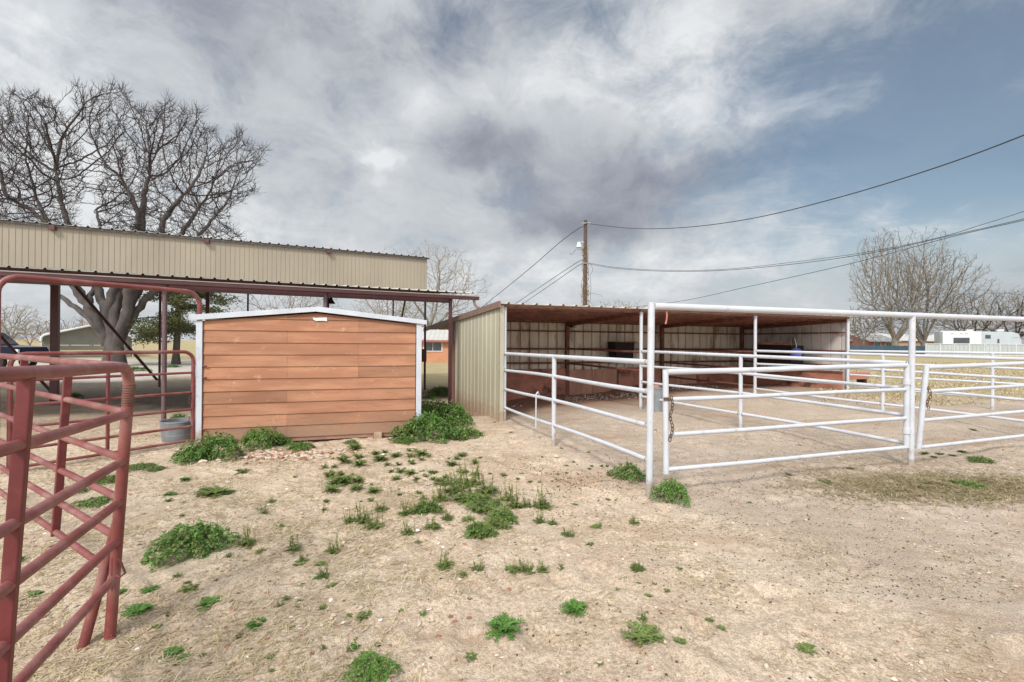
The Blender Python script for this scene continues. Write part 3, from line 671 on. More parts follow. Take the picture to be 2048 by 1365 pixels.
# ------------------------------------------------------------------ red steel panels
def quarter(c, r, a0, a1, ux, uz, n=7):
    return [Vector(c) + Vector(ux) * (r * math.cos(R(a0 + (a1 - a0) * k / n))) + Vector(uz) * (r * math.sin(R(a0 + (a1 - a0) * k / n))) for k in range(n + 1)]
def build_red():
    # bow frame and the gate inside it
    R0 = D(397, 885, 7.5); R0.z = 0; Lf = Vector((-5.99, 5.62, 0)); ux = (Lf - R0).normalized(); W = (Lf - R0).length; up = Vector((0, 0, 1))
    t = thing('bow_gate_frame', 'tall red arched pipe frame standing at the left side of the orange shed', 'gate frame')
    zt = 2.34; rr = .20
    pts = [R0 + up * -.05] + [R0 + up * (zt - rr)] + quarter(R0 + ux * rr + up * (zt - rr), rr, 180, 90, ux, up)[1:] + \
          quarter(R0 + ux * (W - rr) + up * (zt - rr), rr, 90, 0, ux, up) + [R0 + ux * W + up * -.05]
    m = MB(); m.tube(pts, .034, 14); m.build('arch_pipe', M['red'], t, smooth=True)
    for z in (.22, 1.02, 1.20):
        m = MB(); m.tube([R0 + up * z + Vector((.0, -.02, 0)), R0 + up * z + Vector((.13, -.02, 0))], .010, 8); m.tube([R0 + up * (z + .06) + Vector((.05, -.02, 0)), R0 + up * (z - .06) + Vector((.05, -.02, 0))], .010, 8)
        m.build('latch_pin', M['redstile'], t, smooth=True)
    rebase(t, R0)
    t = thing('red_gate', 'red six-bar pipe gate with rounded corners inside the tall arched frame', 'gate')
    a = R0 + ux * .085; L = W - .20; zt = 1.42; zb = .06; rr = .14
    pts = [a + up * zb, a + up * (zt - rr)] + quarter(a + ux * rr + up * (zt - rr), rr, 180, 90, ux, up)[1:] + quarter(a + ux * (L - rr) + up * (zt - rr), rr, 90, 0, ux, up) + [a + ux * L + up * zb]
    m = MB(); m.tube(pts, .026, 12); m.build('frame_pipe', M['red'], t, smooth=True)
    for z in (1.10, .80, .54, .28, .065):
        m = MB(); m.tube([a + up * z, a + ux * L + up * z], .019, 10); m.build('rail', M['red'], t, smooth=True)
    m = MB(); p = a + ux * (L * .53); m.bar(p + up * zb, p + up * zt, .055, .03, ux); m.build('stile', M['redstile'], t, bevel=.004)
    chain(a + Vector((-.03, -.03, .80)), 5, .05, t)
    rebase(t, a)
    # leaning corral panels near the camera
    lean = Vector((.052, .02, 1)).normalized()
    def panel(label, base, dirv, L, stiles, zt, zs, rt, rl, legs, dx=0.0, latch=False, rnd=.12, slope=0.0):
        t = thing('corral_panel', label, 'corral panel'); base = Vector(base); ux = Vector(dirv).normalized()
        def q(s, z, k=0): return base + ux * s + lean * (z / lean.z) + Vector((0, 0, slope * s if (k or z > zt - .3) else 0))
        pts = [q(0, -.02), q(0, zt - rnd)] + quarter(q(rnd, zt - rnd), rnd, 180, 90, ux, lean)[1:] + quarter(q(L - rnd, zt - rnd), rnd, 90, 0, ux, lean) + [q(L, -.02)]
        if dx: pts.insert(1, q(0, .62)); pts[0] = pts[0] + Vector((dx, -.13, 0))
        m = MB(); m.tube(pts, rt, 18); m.build('frame_pipe', M['red'], t, smooth=True)
        for z in zs:
            m = MB(); m.tube([q(.01, z), q(L * .5, z - .006), q(L - .01, z)], rl, 14); m.build('rail', M['red'], t, smooth=True)
        for s in stiles:
            m = MB(); m.bar(q(s, zs[-1] - .03), q(s, zt), .044, .030, ux); m.build('stile', M['redstile'], t, bevel=.005)
        if latch:
            c = q(0, .42) + Vector((.03, -.02, 0)); m = MB()
            m.tube([c, c + Vector((.02, -.02, .035)), c + Vector((.055, -.05, .03)), c + Vector((.085, -.06, -.02)), c + Vector((.05, -.05, -.045)), c + Vector((.03, -.045, -.04))], .0055, 8)
            m.tube([c + Vector((-.03, .0, .03)), c + Vector((-.03, .0, -.14))], .008, 8)
            m.build('latch_bolt', M['redstile'], t, smooth=True)
            m = MB()
            for k in range(9):
                z = zt - .10 - k * .013; p = q(0, z); ring = [p + Vector((math.cos(R(a)) * (rt + .002), math.sin(R(a)) * (rt + .002), 0)) for a in range(0, 361, 40)]
                m.tube(ring, .0028, 5, False)
            m.build('wire_wrap', M['chain'], t, smooth=True)
        rebase(t, base); return t
    cb = D(219, 1287, 2.56); cb.z = 0
    ZS = (1.205, .954, .739, .532, .336)
    panel('nearest red corral panel running from the corner leg toward the camera', cb, (.345, -.94, 0), 3.0, (.93, 1.9), 1.455, ZS, .026, .0215, True, latch=True, slope=.026)
    panel('red corral panel running back and left from the near corner leg', cb + Vector((-.045, .05, 0)), (-.9, .6, 0), 3.6, (1.02, 2.1), 1.45, ZS, .024, .0195, True, dx=-.035)
build_red()

# ------------------------------------------------------------------ orange lap-sided shed
def build_shed():
    t = thing('garden_shed', 'orange lap-sided wooden shed with white trim and low gable roof', 'shed')
    a = Vector((-4.83, 7.50, 0)); c = Vector((-1.65, 8.50, 0)); dx = (c - a).normalized(); W = (c - a).length; nb = Vector((-dx.y, dx.x, 0)); DP = 2.4
    def q(x, d, z): return a + dx * x + nb * d + Vector((0, 0, z))
    ze, zp = 1.90, 2.06
    def ztop(x): return ze + (zp - ze) * (1 - abs(x - W / 2) / (W / 2))
    m = MB(); m.usecol = True; n = 10; z0 = .03; hc = .192
    joints = [(.37 * W,), (.37 * W,), (.70 * W,), (.37 * W, .70 * W), (.70 * W,), (.37 * W, .7 * W), (.37 * W, .70 * W), (.70 * W,), (.37 * W,), (.70 * W,)]
    for k in range(n + 1):
        zb = z0 + k * hc; zt = zb + hc + .012; js = [0.045] + (list(joints[k % 10])) + [W - .045]
        for i in range(len(js) - 1):
            x0 = js[i] + (.0012 if i else 0); x1 = js[i + 1] - .0012; col = random.choice((.80, .88, 1.0, 1.06, 1.12)) if k else .9
            m.col = col
            steps = 8; vs = []; fs = []
            for j in range(steps + 1):
                x = x0 + (x1 - x0) * j / steps; lim = ztop(x) - .01
                zbb = min(zb + random.uniform(-.001, .0015), lim); ztt = min(zt, lim)
                vs += [q(x, -.020, zbb), q(x, -.003, ztt), q(x, 0.0, zbb)]
            for j in range(steps):
                o = j * 3; fs.append((o, o + 3, o + 4, o + 1)); fs.append((o + 2, o + 5, o + 3, o))
            fs += [(0, 1, 2), (steps * 3 + 2, steps * 3 + 1, steps * 3)]
            m.add(vs, fs)
    m.build('siding', M['siding'], t)
    # carcass: the other three walls
    m = MB(); m.usecol = True
    def quad(p): m.add(p, [(0, 1, 2, 3)])
    quad([q(.02, .01, .03), q(.02, DP, .03), q(.02, DP, ze), q(.02, .01, ze)]); quad([q(W - .02, .01, .03), q(W - .02, .01, ze), q(W - .02, DP, ze), q(W - .02, DP, .03)])
    m.add([q(.02, DP, .03), q(W - .02, DP, .03), q(W - .02, DP, ze), q(W / 2, DP, zp), q(.02, DP, ze)], [(0, 1, 2, 3, 4)])
    m.add([q(.02, .02, .03), q(W - .02, .02, .03), q(W - .02, .02, ze), q(W / 2, .02, zp), q(.02, .02, ze)], [(0, 1, 2, 3, 4)])
    m.build('wall', M['siding'], t, solid=.02)
    m = MB(); m.bar(q(-.01, -.028, -.02), q(-.01, -.028, ze), .085, .03, nb); m.build('corner_trim', M['whitetrim'], t, bevel=.003)
    m = MB(); m.bar(q(W + .012, -.028, -.02), q(W + .012, -.028, ze + .01), .09, .03, nb); m.build('corner_trim', M['whitetrim'], t, bevel=.003)
    ov = .14
    for sgn in (0, 1):
        x0, x1 = (-ov, W / 2) if sgn == 0 else (W / 2, W + ov)
        z0_, z1_ = (ze - .0, zp + .022) if sgn == 0 else (zp + .022, ze - .0)
        m = MB(); vs = []
        for d in (-.075, -.045):
            vs += [q(x0, d, z0_ + .0), q(x1, d, z1_), q(x1, d, z1_ + .075), q(x0, d, z0_ + .085)]
        m.add(vs, [(0, 1, 2, 3), (7, 6, 5, 4), (0, 4, 5, 1), (1, 5, 6, 2), (2, 6, 7, 3), (3, 7, 4, 0)])
        m.build('rake_trim', M['whitetrim'], t, bevel=.003)
        m = MB(); m.ribbed(q(x1 if sgn else x0, -.05, (z1_ if sgn else z0_) + .05), q(x1 if sgn else x0, DP + .1, (z1_ if sgn else z0_) + .05), q(x0 if sgn else x1, DP + .1, (z0_ if sgn else z1_) + .045), q(x0 if sgn else x1, -.05, (z0_ if sgn else z1_) + .045), .3, .012 * (1 if sgn else -1), .03)
        m.build('roof', M['metalroof'], t, solid=.01)
    m = MB()
    pz = [(1.615, 2.005), (1.66, 1.992), (1.80, 1.990), (1.83, 2.02), (1.835, 1.955), (1.79, 1.962), (1.66, 1.960), (1.625, 1.968)]
    pz = [(1.615, 1.985), (1.66, 1.978), (1.74, 1.985), (1.83, 1.99), (1.835, 1.928), (1.77, 1.935), (1.66, 1.930), (1.625, 1.95)]
    m.add([q(x, -.026, z) for x, z in pz] + [q(x, -.019, z) for x, z in pz], [tuple(range(7, -1, -1))] + [(i, (i + 1) % 8, 8 + (i + 1) % 8, 8 + i) for i in range(8)])
    m.build('paint_patch', M['paintpatch'], t)
    m = MB(); m.bar(q(.05, 0.03, -.0), q(W - .05, 0.03, -.0), .06, .07); m.build('floor_skid', M['pinkwood'], t)
    m = MB(); m.bar(q(.05, 1.2, -.02), q(W - .05, 1.2, -.02), .06, .08); m.build('floor_skid', M['pinkwood'], t)
    rebase(t, a)
    p = G(752, 880); m = MB(); m.box((p.x, p.y + .12, p.z + .045), .13, .10, .10, Matrix.Rotation(R(12), 3, 'Z'))
    o = m.build('support_block', M['wood'], None, bevel=.006); tag(o, 'small square wooden block propping the right half of the orange shed', 'block')
M['pinkwood'] = mat('faded_skid', (.30, .17, .12), .85, var=.15, vs=5)
build_shed()

# ------------------------------------------------------------------ galvanised tub by the red post
def build_tub():
    c = Vector((-5.33, 7.78, T(-5.33, 7.78) - .02)); t = thing('water_tub', 'galvanised round tub standing behind the red gate beside the shed', 'tub')
    m = MB(); m.lathe(c, [(0, 0), (.235, 0), (.24, .02), (.25, .12), (.256, .125), (.25, .13), (.265, .32), (.275, .33), (.272, .345), (.255, .34), (.235, .04), (0, .04)], 32); m.build('tub_body', M['galv'], t, smooth=True)
    m = MB(); m.tube([c + Vector((.1, -.05, .1)), c + Vector((.22, -.1, .42))], .012, 6); m.build('stick', M['wood'], t); rebase(t, c)
build_tub()

# ------------------------------------------------------------------ open pole barn / canopy
E = Vector((-1.56, 12.2, 0)); cd = Vector((-5.27, -2.70, 0)).normalized(); cn = Vector((-.40, .9165, 0)).normalized(); CSP = 2.96
SECOND = Vector((-2.88, 16.0, 0)); THIRD = Vector((-4.9, 19.9, 0))
def build_canopy():
    t = thing('pole_barn', 'open maroon steel pole barn with tan ribbed upper fascia and lower front roof', 'barn')
    LC = 16.0
    def r1(s, z): return Vector((E.x, E.y, 0)) + cd * s + Vector((0, 0, z))
    def r2(s, z): return SECOND + cd * s + Vector((0, 0, z))
    def r3(s, z): return THIRD + cd * s + Vector((0, 0, z))
    zE = 2.76; zF = 3.20
    def post(p, z1, w, d=None):
        m = MB(); z = T(p.x, p.y); m.bar(Vector((p.x, p.y, z - .2)), Vector((p.x, p.y, z1)), w, d or w, cd); m.build('post', M['maroon'], t, bevel=.004)
    post(r1(0, 0), zE - .07, .075)
    for s in (CSP, CSP * 2 , CSP * 3): 
        p = r1(s, 0); m = MB(); m.tube([(p.x, p.y, -.2), (p.x, p.y, zE - .06)], .043, 12); m.build('post', M['maroonlight'] if False else M['postgrey'], t, smooth=True)
    for s, w in ((0, .06), (3.02, .06), (6.12, .09), (9.27, .15), (12.4, .1)): post(r2(s, 0), 4.2, w)
    for s, w in ((0, .055), (5.25, .06), (7.85, .065), (13, .08)): post(r3(s, 0), 4.05, w)
    # braces
    for a, b, r_ in (((118, 535, 13.3), (314, 760, 17.5), .045), ((-40, 628, 11.8), (104, 786, 12.6), .035), ((812, 592, 17.5), (800, 655, 19.5), .035)):
        m = MB(); m.tube([D(*a), D(*b)], r_, 8); m.build('brace', M['maroon'], t, smooth=True)
    # lower roof, front eave to fascia
    m = MB(); m.ribbed(r1(LC, zE + .085) - cn * .10, r1(-.62, zE + .085) - cn * .10, r2(-.02, zF) , r2(LC, zF), .235, .03, .03)
    m.build('lower_roof', [M['rooftop'], M['canopyunder']], t, solid=.006, moff=1)
    # gutter and beams
    m = MB(); g0 = r1(LC, zE) - cn * .14; g1 = r1(-.72, zE) - cn * .14
    m.bar(g0 + Vector((0, 0, -.045)), g1 + Vector((0, 0, -.045)), .12, .085); m.build('gutter', M['maroonlight'], t, bevel=.012)
    m = MB(); m.bar(g0 + Vector((0, 0, .004)) - cn * .055, g1 + Vector((0, 0, .004)) - cn * .055, .025, .02); m.build('gutter_lip', M['gutlip'], t)
    m = MB(); e = g1 + Vector((0, 0, -.08)) - cd * -.12
    m.tube([e, e + Vector((.0, 0, -.07)), e + Vector((.02, 0, -.13)), e + Vector((.075, -.03, -.19)), e + Vector((.13, -.04, -.21))], .034, 10); m.build('downspout', M['browntrim'], t, smooth=True)
    m = MB(); m.bar(r1(LC, zE - .11) + cn * .05, r1(.0, zE - .11) + cn * .05, .09, .13); m.build('front_beam', M['maroon'], t)
    m = MB(); m.bar(r2(LC, 3.03), r2(-.05, 3.03), .10, .20); m.build('rear_beam', M['maroon'], t)
    for k in range(1, 5):
        f = k / 5; m = MB(); m.bar(r1(LC, 0).lerp(r2(LC, 0), f) + Vector((0, 0, zE + (zF - .06 - zE) * f - .02)), r1(-.3, 0).lerp(r2(0, 0), f) + Vector((0, 0, zE + (zF - .06 - zE) * f - .02)), .06, .07); m.build('purlin', M['maroon'], t)
    for s in (0, CSP, CSP * 2, CSP * 3, CSP * 4):
        m = MB(); m.bar(r1(s, zE - .10), r2(s * 1.03, 3.02), .07, .10); m.build('rafter', M['maroon'], t)
    # upper fascia
    m = MB(); m.ribbed(r2(LC, zF - .02) - cn * .10, r2(-.03, zF - .02) - cn * .10, r2(-.03, 4.33) - cn * .10, r2(LC, 4.33) - cn * .10, .115, .010, .011)
    m.build('fascia', M['fascia'], t, solid=.004)
    m = MB(); m.ribbed(r2(LC, 4.36) - cn * .22, r2(-.08, 4.36) - cn * .22, r3(-.08, 3.98) + cn * .3, r3(LC, 3.98) + cn * .3, .235, .035, .035)
    m.build('upper_roof', [M['metalroof'], M['darkroof']], t, solid=.008, moff=1)
    m = MB(); m.bar(r2(LC, 4.325) - cn * .17, r2(-.08, 4.325) - cn * .17, .03, .045); m.build('roof_edge', M['darkroof'], t)
    for s in (3.02, 6.12, 9.27): m = MB(); m.bar(r2(s, 4.27) - cn * .24, r2(s, 4.27) + cn * .1, .11, .10); m.build('purlin_end', M['maroon'], t)
    m = MB(); m.bar(r3(LC, 3.90), r3(-.05, 3.90), .1, .12); m.build('rear_beam', M['maroon'], t)
    for s in (0, 3.02, 6.12, 9.27): m = MB(); m.bar(r2(s, 4.24), r3(s, 3.9), .08, .12); m.build('rafter', M['maroon'], t)
    # meter box on the post at the right end
    m = MB(); p = r2(0, 1.15) - cn * .08 + cd * .05; m.box(p, .16, .1, .42); m.build('meter_box', M['maroon'], t, bevel=.01)
    # hanging lamp
    p = D(662, 603, 12.4); m = MB(); m.lathe(p, [(0, .12), (.03, .11), (.045, .04), (.11, -.06), (.10, -.06), (0, -.02)], 12); m.tube([p + Vector((0, 0, .1)), p + Vector((0, 0, .34))], .012, 6)
    o = m.build('barn_lamp', M['black'], t, smooth=True)
    rebase(t, E)
M['postgrey'] = mat('grey_maroon_paint', (.135, .085, .095), .5, var=.15, vs=3, bump=.05)
M['gutlip'] = mat('gutter_lip_paint', (.30, .24, .22), .5, var=.15)
build_canopy()

# ------------------------------------------------------------------ utility pole and cables
def build_pole():
    base = Vector((4.43, 29.4, T(4.4, 29.4))); top = D(1171, 441, 29.4)
    t = thing('utility_pole', 'tall weathered wooden utility pole behind the shelter with dry vine on its lower half', 'utility pole')
    m = MB(); m.tube([base, top], [.15, .105], 12); m.build('pole_shaft', M['pole'], t, smooth=True)
    m = MB(); r = random.Random(3)
    for k in range(900):
        f = r.random() ** 1.3 * .82; p = base.lerp(top, f); a = r.uniform(0, 6.28); rad = .15 + r.random() * (.10 if f < .6 else .04)
        q = p + Vector((math.cos(a) * rad, math.sin(a) * rad, 0)); q2 = q + Vector((r.uniform(-.09, .09), r.uniform(-.09, .09), r.uniform(-.2, .25)))
        m.tube([q, q2], .010, 3, False)
    for k in range(16):
        f = r.uniform(.05, .5); p = base.lerp(top, f); pts = [p]
        d = Vector((r.choice((-1, 1)) * r.uniform(.3, .8), r.uniform(-.3, .3), r.uniform(-.2, .5)))
        for j in range(5): d = d * .85 + Vector((r.uniform(-.2, .2), 0, -.14)); pts.append(pts[-1] + d * .33)
        m.tube(pts, .009, 4, False)
    m.build('dry_vine', M['vine'], t)
    m = MB(); p = D(1158, 490, 29.3)
    m.lathe(p, [(0, .17), (.09, .16), (.11, .08), (.17, -.13), (.20, -.15), (0, -.16)], 14)
    m.tube([p + Vector((0, 0, .12)), p + Vector((.2, 0, .2)), p + Vector((.35, .05, .12))], .02, 6); m.build('yard_lamp', M['whiteframe'], t, smooth=True)
    m = MB(); m.tube([D(*q) for q in ((1139, 507, 29.3), (1142, 510, 29.3), (1147, 506, 29.3), (1152, 499, 29.3), (1161, 498, 29.3), (1168, 504, 29.3))], .012, 5); m.build('loose_wire', M['wire'], t)
    m = MB(); m.tube([D(*q) for q in ((1176, 524, 29.3), (1183, 531, 29.3), (1186, 541, 29.3), (1180, 551, 29.3), (1182, 575, 29.3), (1180, 605, 29.3))], .010, 5); m.build('loose_wire', M['wire'], t)
    for v in (447, 527): m = MB(); p = D(1171, v, 29.25); m.tube([p + Vector((-.2, 0, 0)), p + Vector((.3, -.05, 0))], .03, 8); m.build('insulator', M['greymetal'], t)
    rebase(t, base)
    def cable(label, pts, r):
        P = [D(*p) for p in pts]; out = []
        for i in range(len(P) - 1):
            a = P[max(i - 1, 0)]; b = P[i]; c = P[i + 1]; d = P[min(i + 2, len(P) - 1)]
            for k in range(10):
                s = k / 10; out.append(.5 * ((2 * b) + (c - a) * s + (2 * a - 5 * b + 4 * c - d) * s * s + (-a + 3 * b - 3 * c + d) * s ** 3))
        out.append(P[-1]); m = MB(); m.tube(out, r, 6); o = m.build('power_cable', M['wire'], None, smooth=True); tag(o, label, 'cable')
    cable('thick black cable from the pole top sagging up to the right edge', ((1172, 446, 29.3), (1186, 449, 28.5), (1260, 457, 26), (1340, 457, 23.5), (1430, 449, 21), (1540, 430, 18.5), (1700, 389, 15.5), (1880, 333, 13), (2060, 266, 11.2), (2300, 165, 9.3)), .017)
    cable('cable from the middle of the pole crossing in front of the bare twin trees', ((1173, 527, 29.3), (1230, 537, 28.5), (1330, 543, 27), (1450, 541, 25), (1600, 527, 23), (1750, 505, 21), (1900, 472, 19.5), (2060, 435, 18), (2300, 372, 16)), .014)
    cable('second thin cable just above the middle one reaching the right edge', ((1173, 525, 29.3), (1230, 535, 28.5), (1330, 541, 27), (1450, 539, 25), (1600, 523, 23), (1750, 502, 21), (1880, 475, 19.5), (1960, 451, 18.5), (2060, 419, 17.5), (2300, 335, 15)), .011)
    cable('low cable rising from behind the shelter roof to the right edge', ((1150, 625, 50), (1340, 606, 42), (1500, 573, 36), (1700, 528, 30), (1900, 475, 26), (2060, 438, 23), (2300, 380, 20)), .018)
    cable('cable dropping left from the top of the pole', ((1171, 455, 29.3), (1160, 456, 29.5), (1120, 485, 31), (1060, 537, 33), (975, 606, 37), (900, 665, 41)), .020)
    cable('upper of two cables dropping left from the middle of the pole', ((1171, 517, 29.3), (1150, 528, 29.8), (1100, 561, 31), (1035, 605, 34), (960, 655, 38)), .016)
    cable('lower of two cables dropping left from the middle of the pole', ((1171, 524, 29.3), (1150, 536, 29.8), (1110, 564, 31), (1050, 605, 34), (970, 660, 38)), .016)
build_pole()

# ------------------------------------------------------------------ trees
class Tree:
    def __init__(s, seed): s.r = random.Random(seed); s.thick = MB(); s.thin = MB(); s.n = 0
    def seg(s, pts, rs, lev):
        m = s.thick if rs[0] > .07 else s.thin
        m.tube(pts, rs, 8 if rs[0] > .15 else (5 if rs[0] > .05 else 3), False); s.n += len(pts) - 1
    def rv(s, a): return Vector((s.r.gauss(0, a), s.r.gauss(0, a), s.r.gauss(0, a)))
    def side(s, d, ang):
        v = s.rv(1); v = (v - d * v.dot(d)).normalized(); return (d * math.cos(ang) + v * math.sin(ang)).normalized()
    def grow(s, p, d, L, r, lev, P):
        ns = 5 if lev > 1 else 3; pts = [p.copy()]; rs = [r]; r_end = max(r * P['taper'], P['rmin'])
        kids = []
        for i in range(ns):
            d = (d + s.rv(P['wig']) + Vector((0, 0, P['up'] * (1 if d.z > -.2 else 2)))).normalized()
            p = p + d * (L / ns); pts.append(p.copy()); rr = r + (r_end - r) * (i + 1) / ns; rs.append(rr)
            if lev > 0 and i >= (1 if lev > 1 else 0) and s.r.random() < P['prob']:
                kids.append((p.copy(), s.side(d, R(s.r.uniform(*P['ang']))), L * s.r.uniform(.45, .8), rr * .62, lev - 1))
        s.seg(pts, rs, lev)
        if lev > 0:
            for k in range(P.get('fork', 2)):
                kids.append((p.copy(), s.side(d, R(s.r.uniform(12, 34))), L * s.r.uniform(.62, .88), r_end * .85, lev - 1))
        for k in kids: s.grow(k[0], k[1], k[2], max(k[3], P['rmin']), k[4], P)
    def limb(s, pts, r0, r1, lev, P, every=1, L=None):
        # a hand-placed limb: smooth it, then hang branches on it
        out = []
        for i in range(len(pts) - 1):
            a = pts[max(i - 1, 0)]; b = pts[i]; c = pts[i + 1]; d = pts[min(i + 2, len(pts) - 1)]
            for k in range(4):
                t = k / 4; out.append(.5 * ((2 * b) + (c - a) * t + (2 * a - 5 * b + 4 * c - d) * t * t + (-a + 3 * b - 3 * c + d) * t ** 3) + s.rv(.04) * (i > 0))
        out.append(pts[-1]); n = len(out); rs = [r0 + (r1 - r0) * i / (n - 1) for i in range(n)]
        s.thick.tube(out, rs, 10, False); tot = sum((out[i + 1] - out[i]).length for i in range(n - 1))
        for i in range(n):
            f = i / (n - 1)
            if f < P.get('bare', .35): continue
            dd = (out[min(i + 1, n - 1)] - out[max(i - 1, 0)]).normalized()
            for _ in range(P.get('per', 2)):
                if s.r.random() < .8:
                    s.grow(out[i], s.side(dd, R(s.r.uniform(30, 65))), (L or tot * .3) * s.r.uniform(.6, 1.1) * (1.1 - .4 * f), rs[i] * .45, lev - (1 if f < .9 else 0), P)
        for _ in range(2): s.grow(out[-1], s.side(dd, R(s.r.uniform(5, 25))), (L or tot * .3), r1 * .8, lev, P)
def finish(tr, name, label, base, mt, mb, group=None):
    t = thing(name, label, 'tree', group=group)
    tr.thick.build('trunk', mt, t, smooth=True, angle=60)
    tr.thin.build('crown', mb, t)
    rebase(t, base); return t
def colonize(pos, par, att, step, dk, up=.05, jit=.18, seed=1, iters=400, maxn=40000):
    # space colonisation: branches grow from the given nodes towards the points of the crown
    g = np.random.default_rng(seed); P = np.zeros((maxn, 3)); n = len(pos); P[:n] = np.array(pos); par = list(par)
    A = np.array(att); near = np.zeros(len(A), int); dist = np.full(len(A), 1e9)
    def upd(A, near, dist, i0, i1):
        for a in range(i0, i1, 256):
            b = min(a + 256, i1); d2 = ((A[:, None, :] - P[None, a:b, :]) ** 2).sum(2); k = d2.argmin(1); m = d2[np.arange(len(A)), k] < dist
            near[m] = k[m] + a; dist[m] = d2[np.arange(len(A)), k][m]
    upd(A, near, dist, 0, n)
    for it in range(iters):
        keep = dist > dk * dk; A = A[keep]; near = near[keep]; dist = dist[keep]
        if len(A) == 0 or n > maxn - 2000: break
        v = A - P[near]; v /= np.linalg.norm(v, axis=1)[:, None]; acc = np.zeros((n, 3)); np.add.at(acc, near, v)
        idx = np.unique(near); d = acc[idx]; d = d / (np.linalg.norm(d, axis=1)[:, None] + 1e-6) + g.normal(0, jit, d.shape); d[:, 2] += up
        d /= np.linalg.norm(d, axis=1)[:, None]; new = P[idx] + d * step; P[n:n + len(idx)] = new; par += idx.tolist(); n0 = n; n += len(idx)
        upd(A, near, dist, n0, n)
    return P[:n], par
def branches(tr, P, par, n0, rmin, expo=2.4, cap=None, thick=.07, rlim=None, spray=None):
    n = len(P); ch = [[] for _ in range(n)]; rr = tr.r
    for i in range(n0, n): ch[par[i]].append(i)
    w = np.zeros(n)
    for i in range(n - 1, n0 - 1, -1):
        if not ch[i]: w[i] = rmin ** expo
        w[par[i]] += w[i] if par[i] >= n0 else 0
    rad = np.maximum(w, rmin ** expo) ** (1 / expo)
    if rlim: rad = np.minimum(rad, rlim)
    V = [Vector(p) for p in P]; done = 0
    if spray:
        prob, l0, l1 = spray
        for i in range(n0, n):
            if rad[i] < rmin * 3.2 and rr.random() < prob:
                d = (V[i] - V[par[i]]).normalized()
                for _ in range(3 if not ch[i] else 1):
                    e = (d * .8 + Vector((rr.gauss(0, .5), rr.gauss(0, .5), rr.gauss(.45, .35)))).normalized(); L = rr.uniform(l0, l1); q = V[i] + e * L * .5 + Vector((rr.gauss(0, .03), rr.gauss(0, .03), 0)) * L
                    tr.thin.tube([V[i], q, q + (e + Vector((0, 0, .3))).normalized() * L * .5], [rmin * .85, rmin * .7, rmin * .4], 3, False)
    starts = [(i, c) for i in range(n0) for c in ch[i]]
    while starts:
        a, c = starts.pop(); pts = [V[a]]; rs = [rad[c]]
        while True:
            pts.append(V[c]); rs.append(rad[c]); k = ch[c]
            if not k: rs[-1] = rmin * .6; break
            k = sorted(k, key=lambda j: -rad[j]); starts += [(c, j) for j in k[1:]]; c = k[0]
        m = tr.thick if rs[0] > thick else tr.thin; m.tube(pts, [float(x) for x in rs], 7 if rs[0] > .09 else (5 if rs[0] > .045 else 3), False); done += len(pts)
    return done
def inpoly(u, v, poly):
    c = False; j = len(poly) - 1
    for i in range(len(poly)):
        (xi, yi), (xj, yj) = poly[i], poly[j]
        if (yi > v) != (yj > v) and u < (xj - xi) * (v - yi) / (yj - yi) + xi: c = not c
        j = i
    return c
def smooth_path(pts, k=6):
    out = []
    for i in range(len(pts) - 1):
        a = pts[max(i - 1, 0)]; b = pts[i]; c = pts[i + 1]; d = pts[min(i + 2, len(pts) - 1)]
        for q in range(k):
            t = q / k; out.append(.5 * ((2 * b) + (c - a) * t + (2 * a - 5 * b + 4 * c - d) * t * t + (-a + 3 * b - 3 * c + d) * t ** 3))
    out.append(pts[-1]); return out
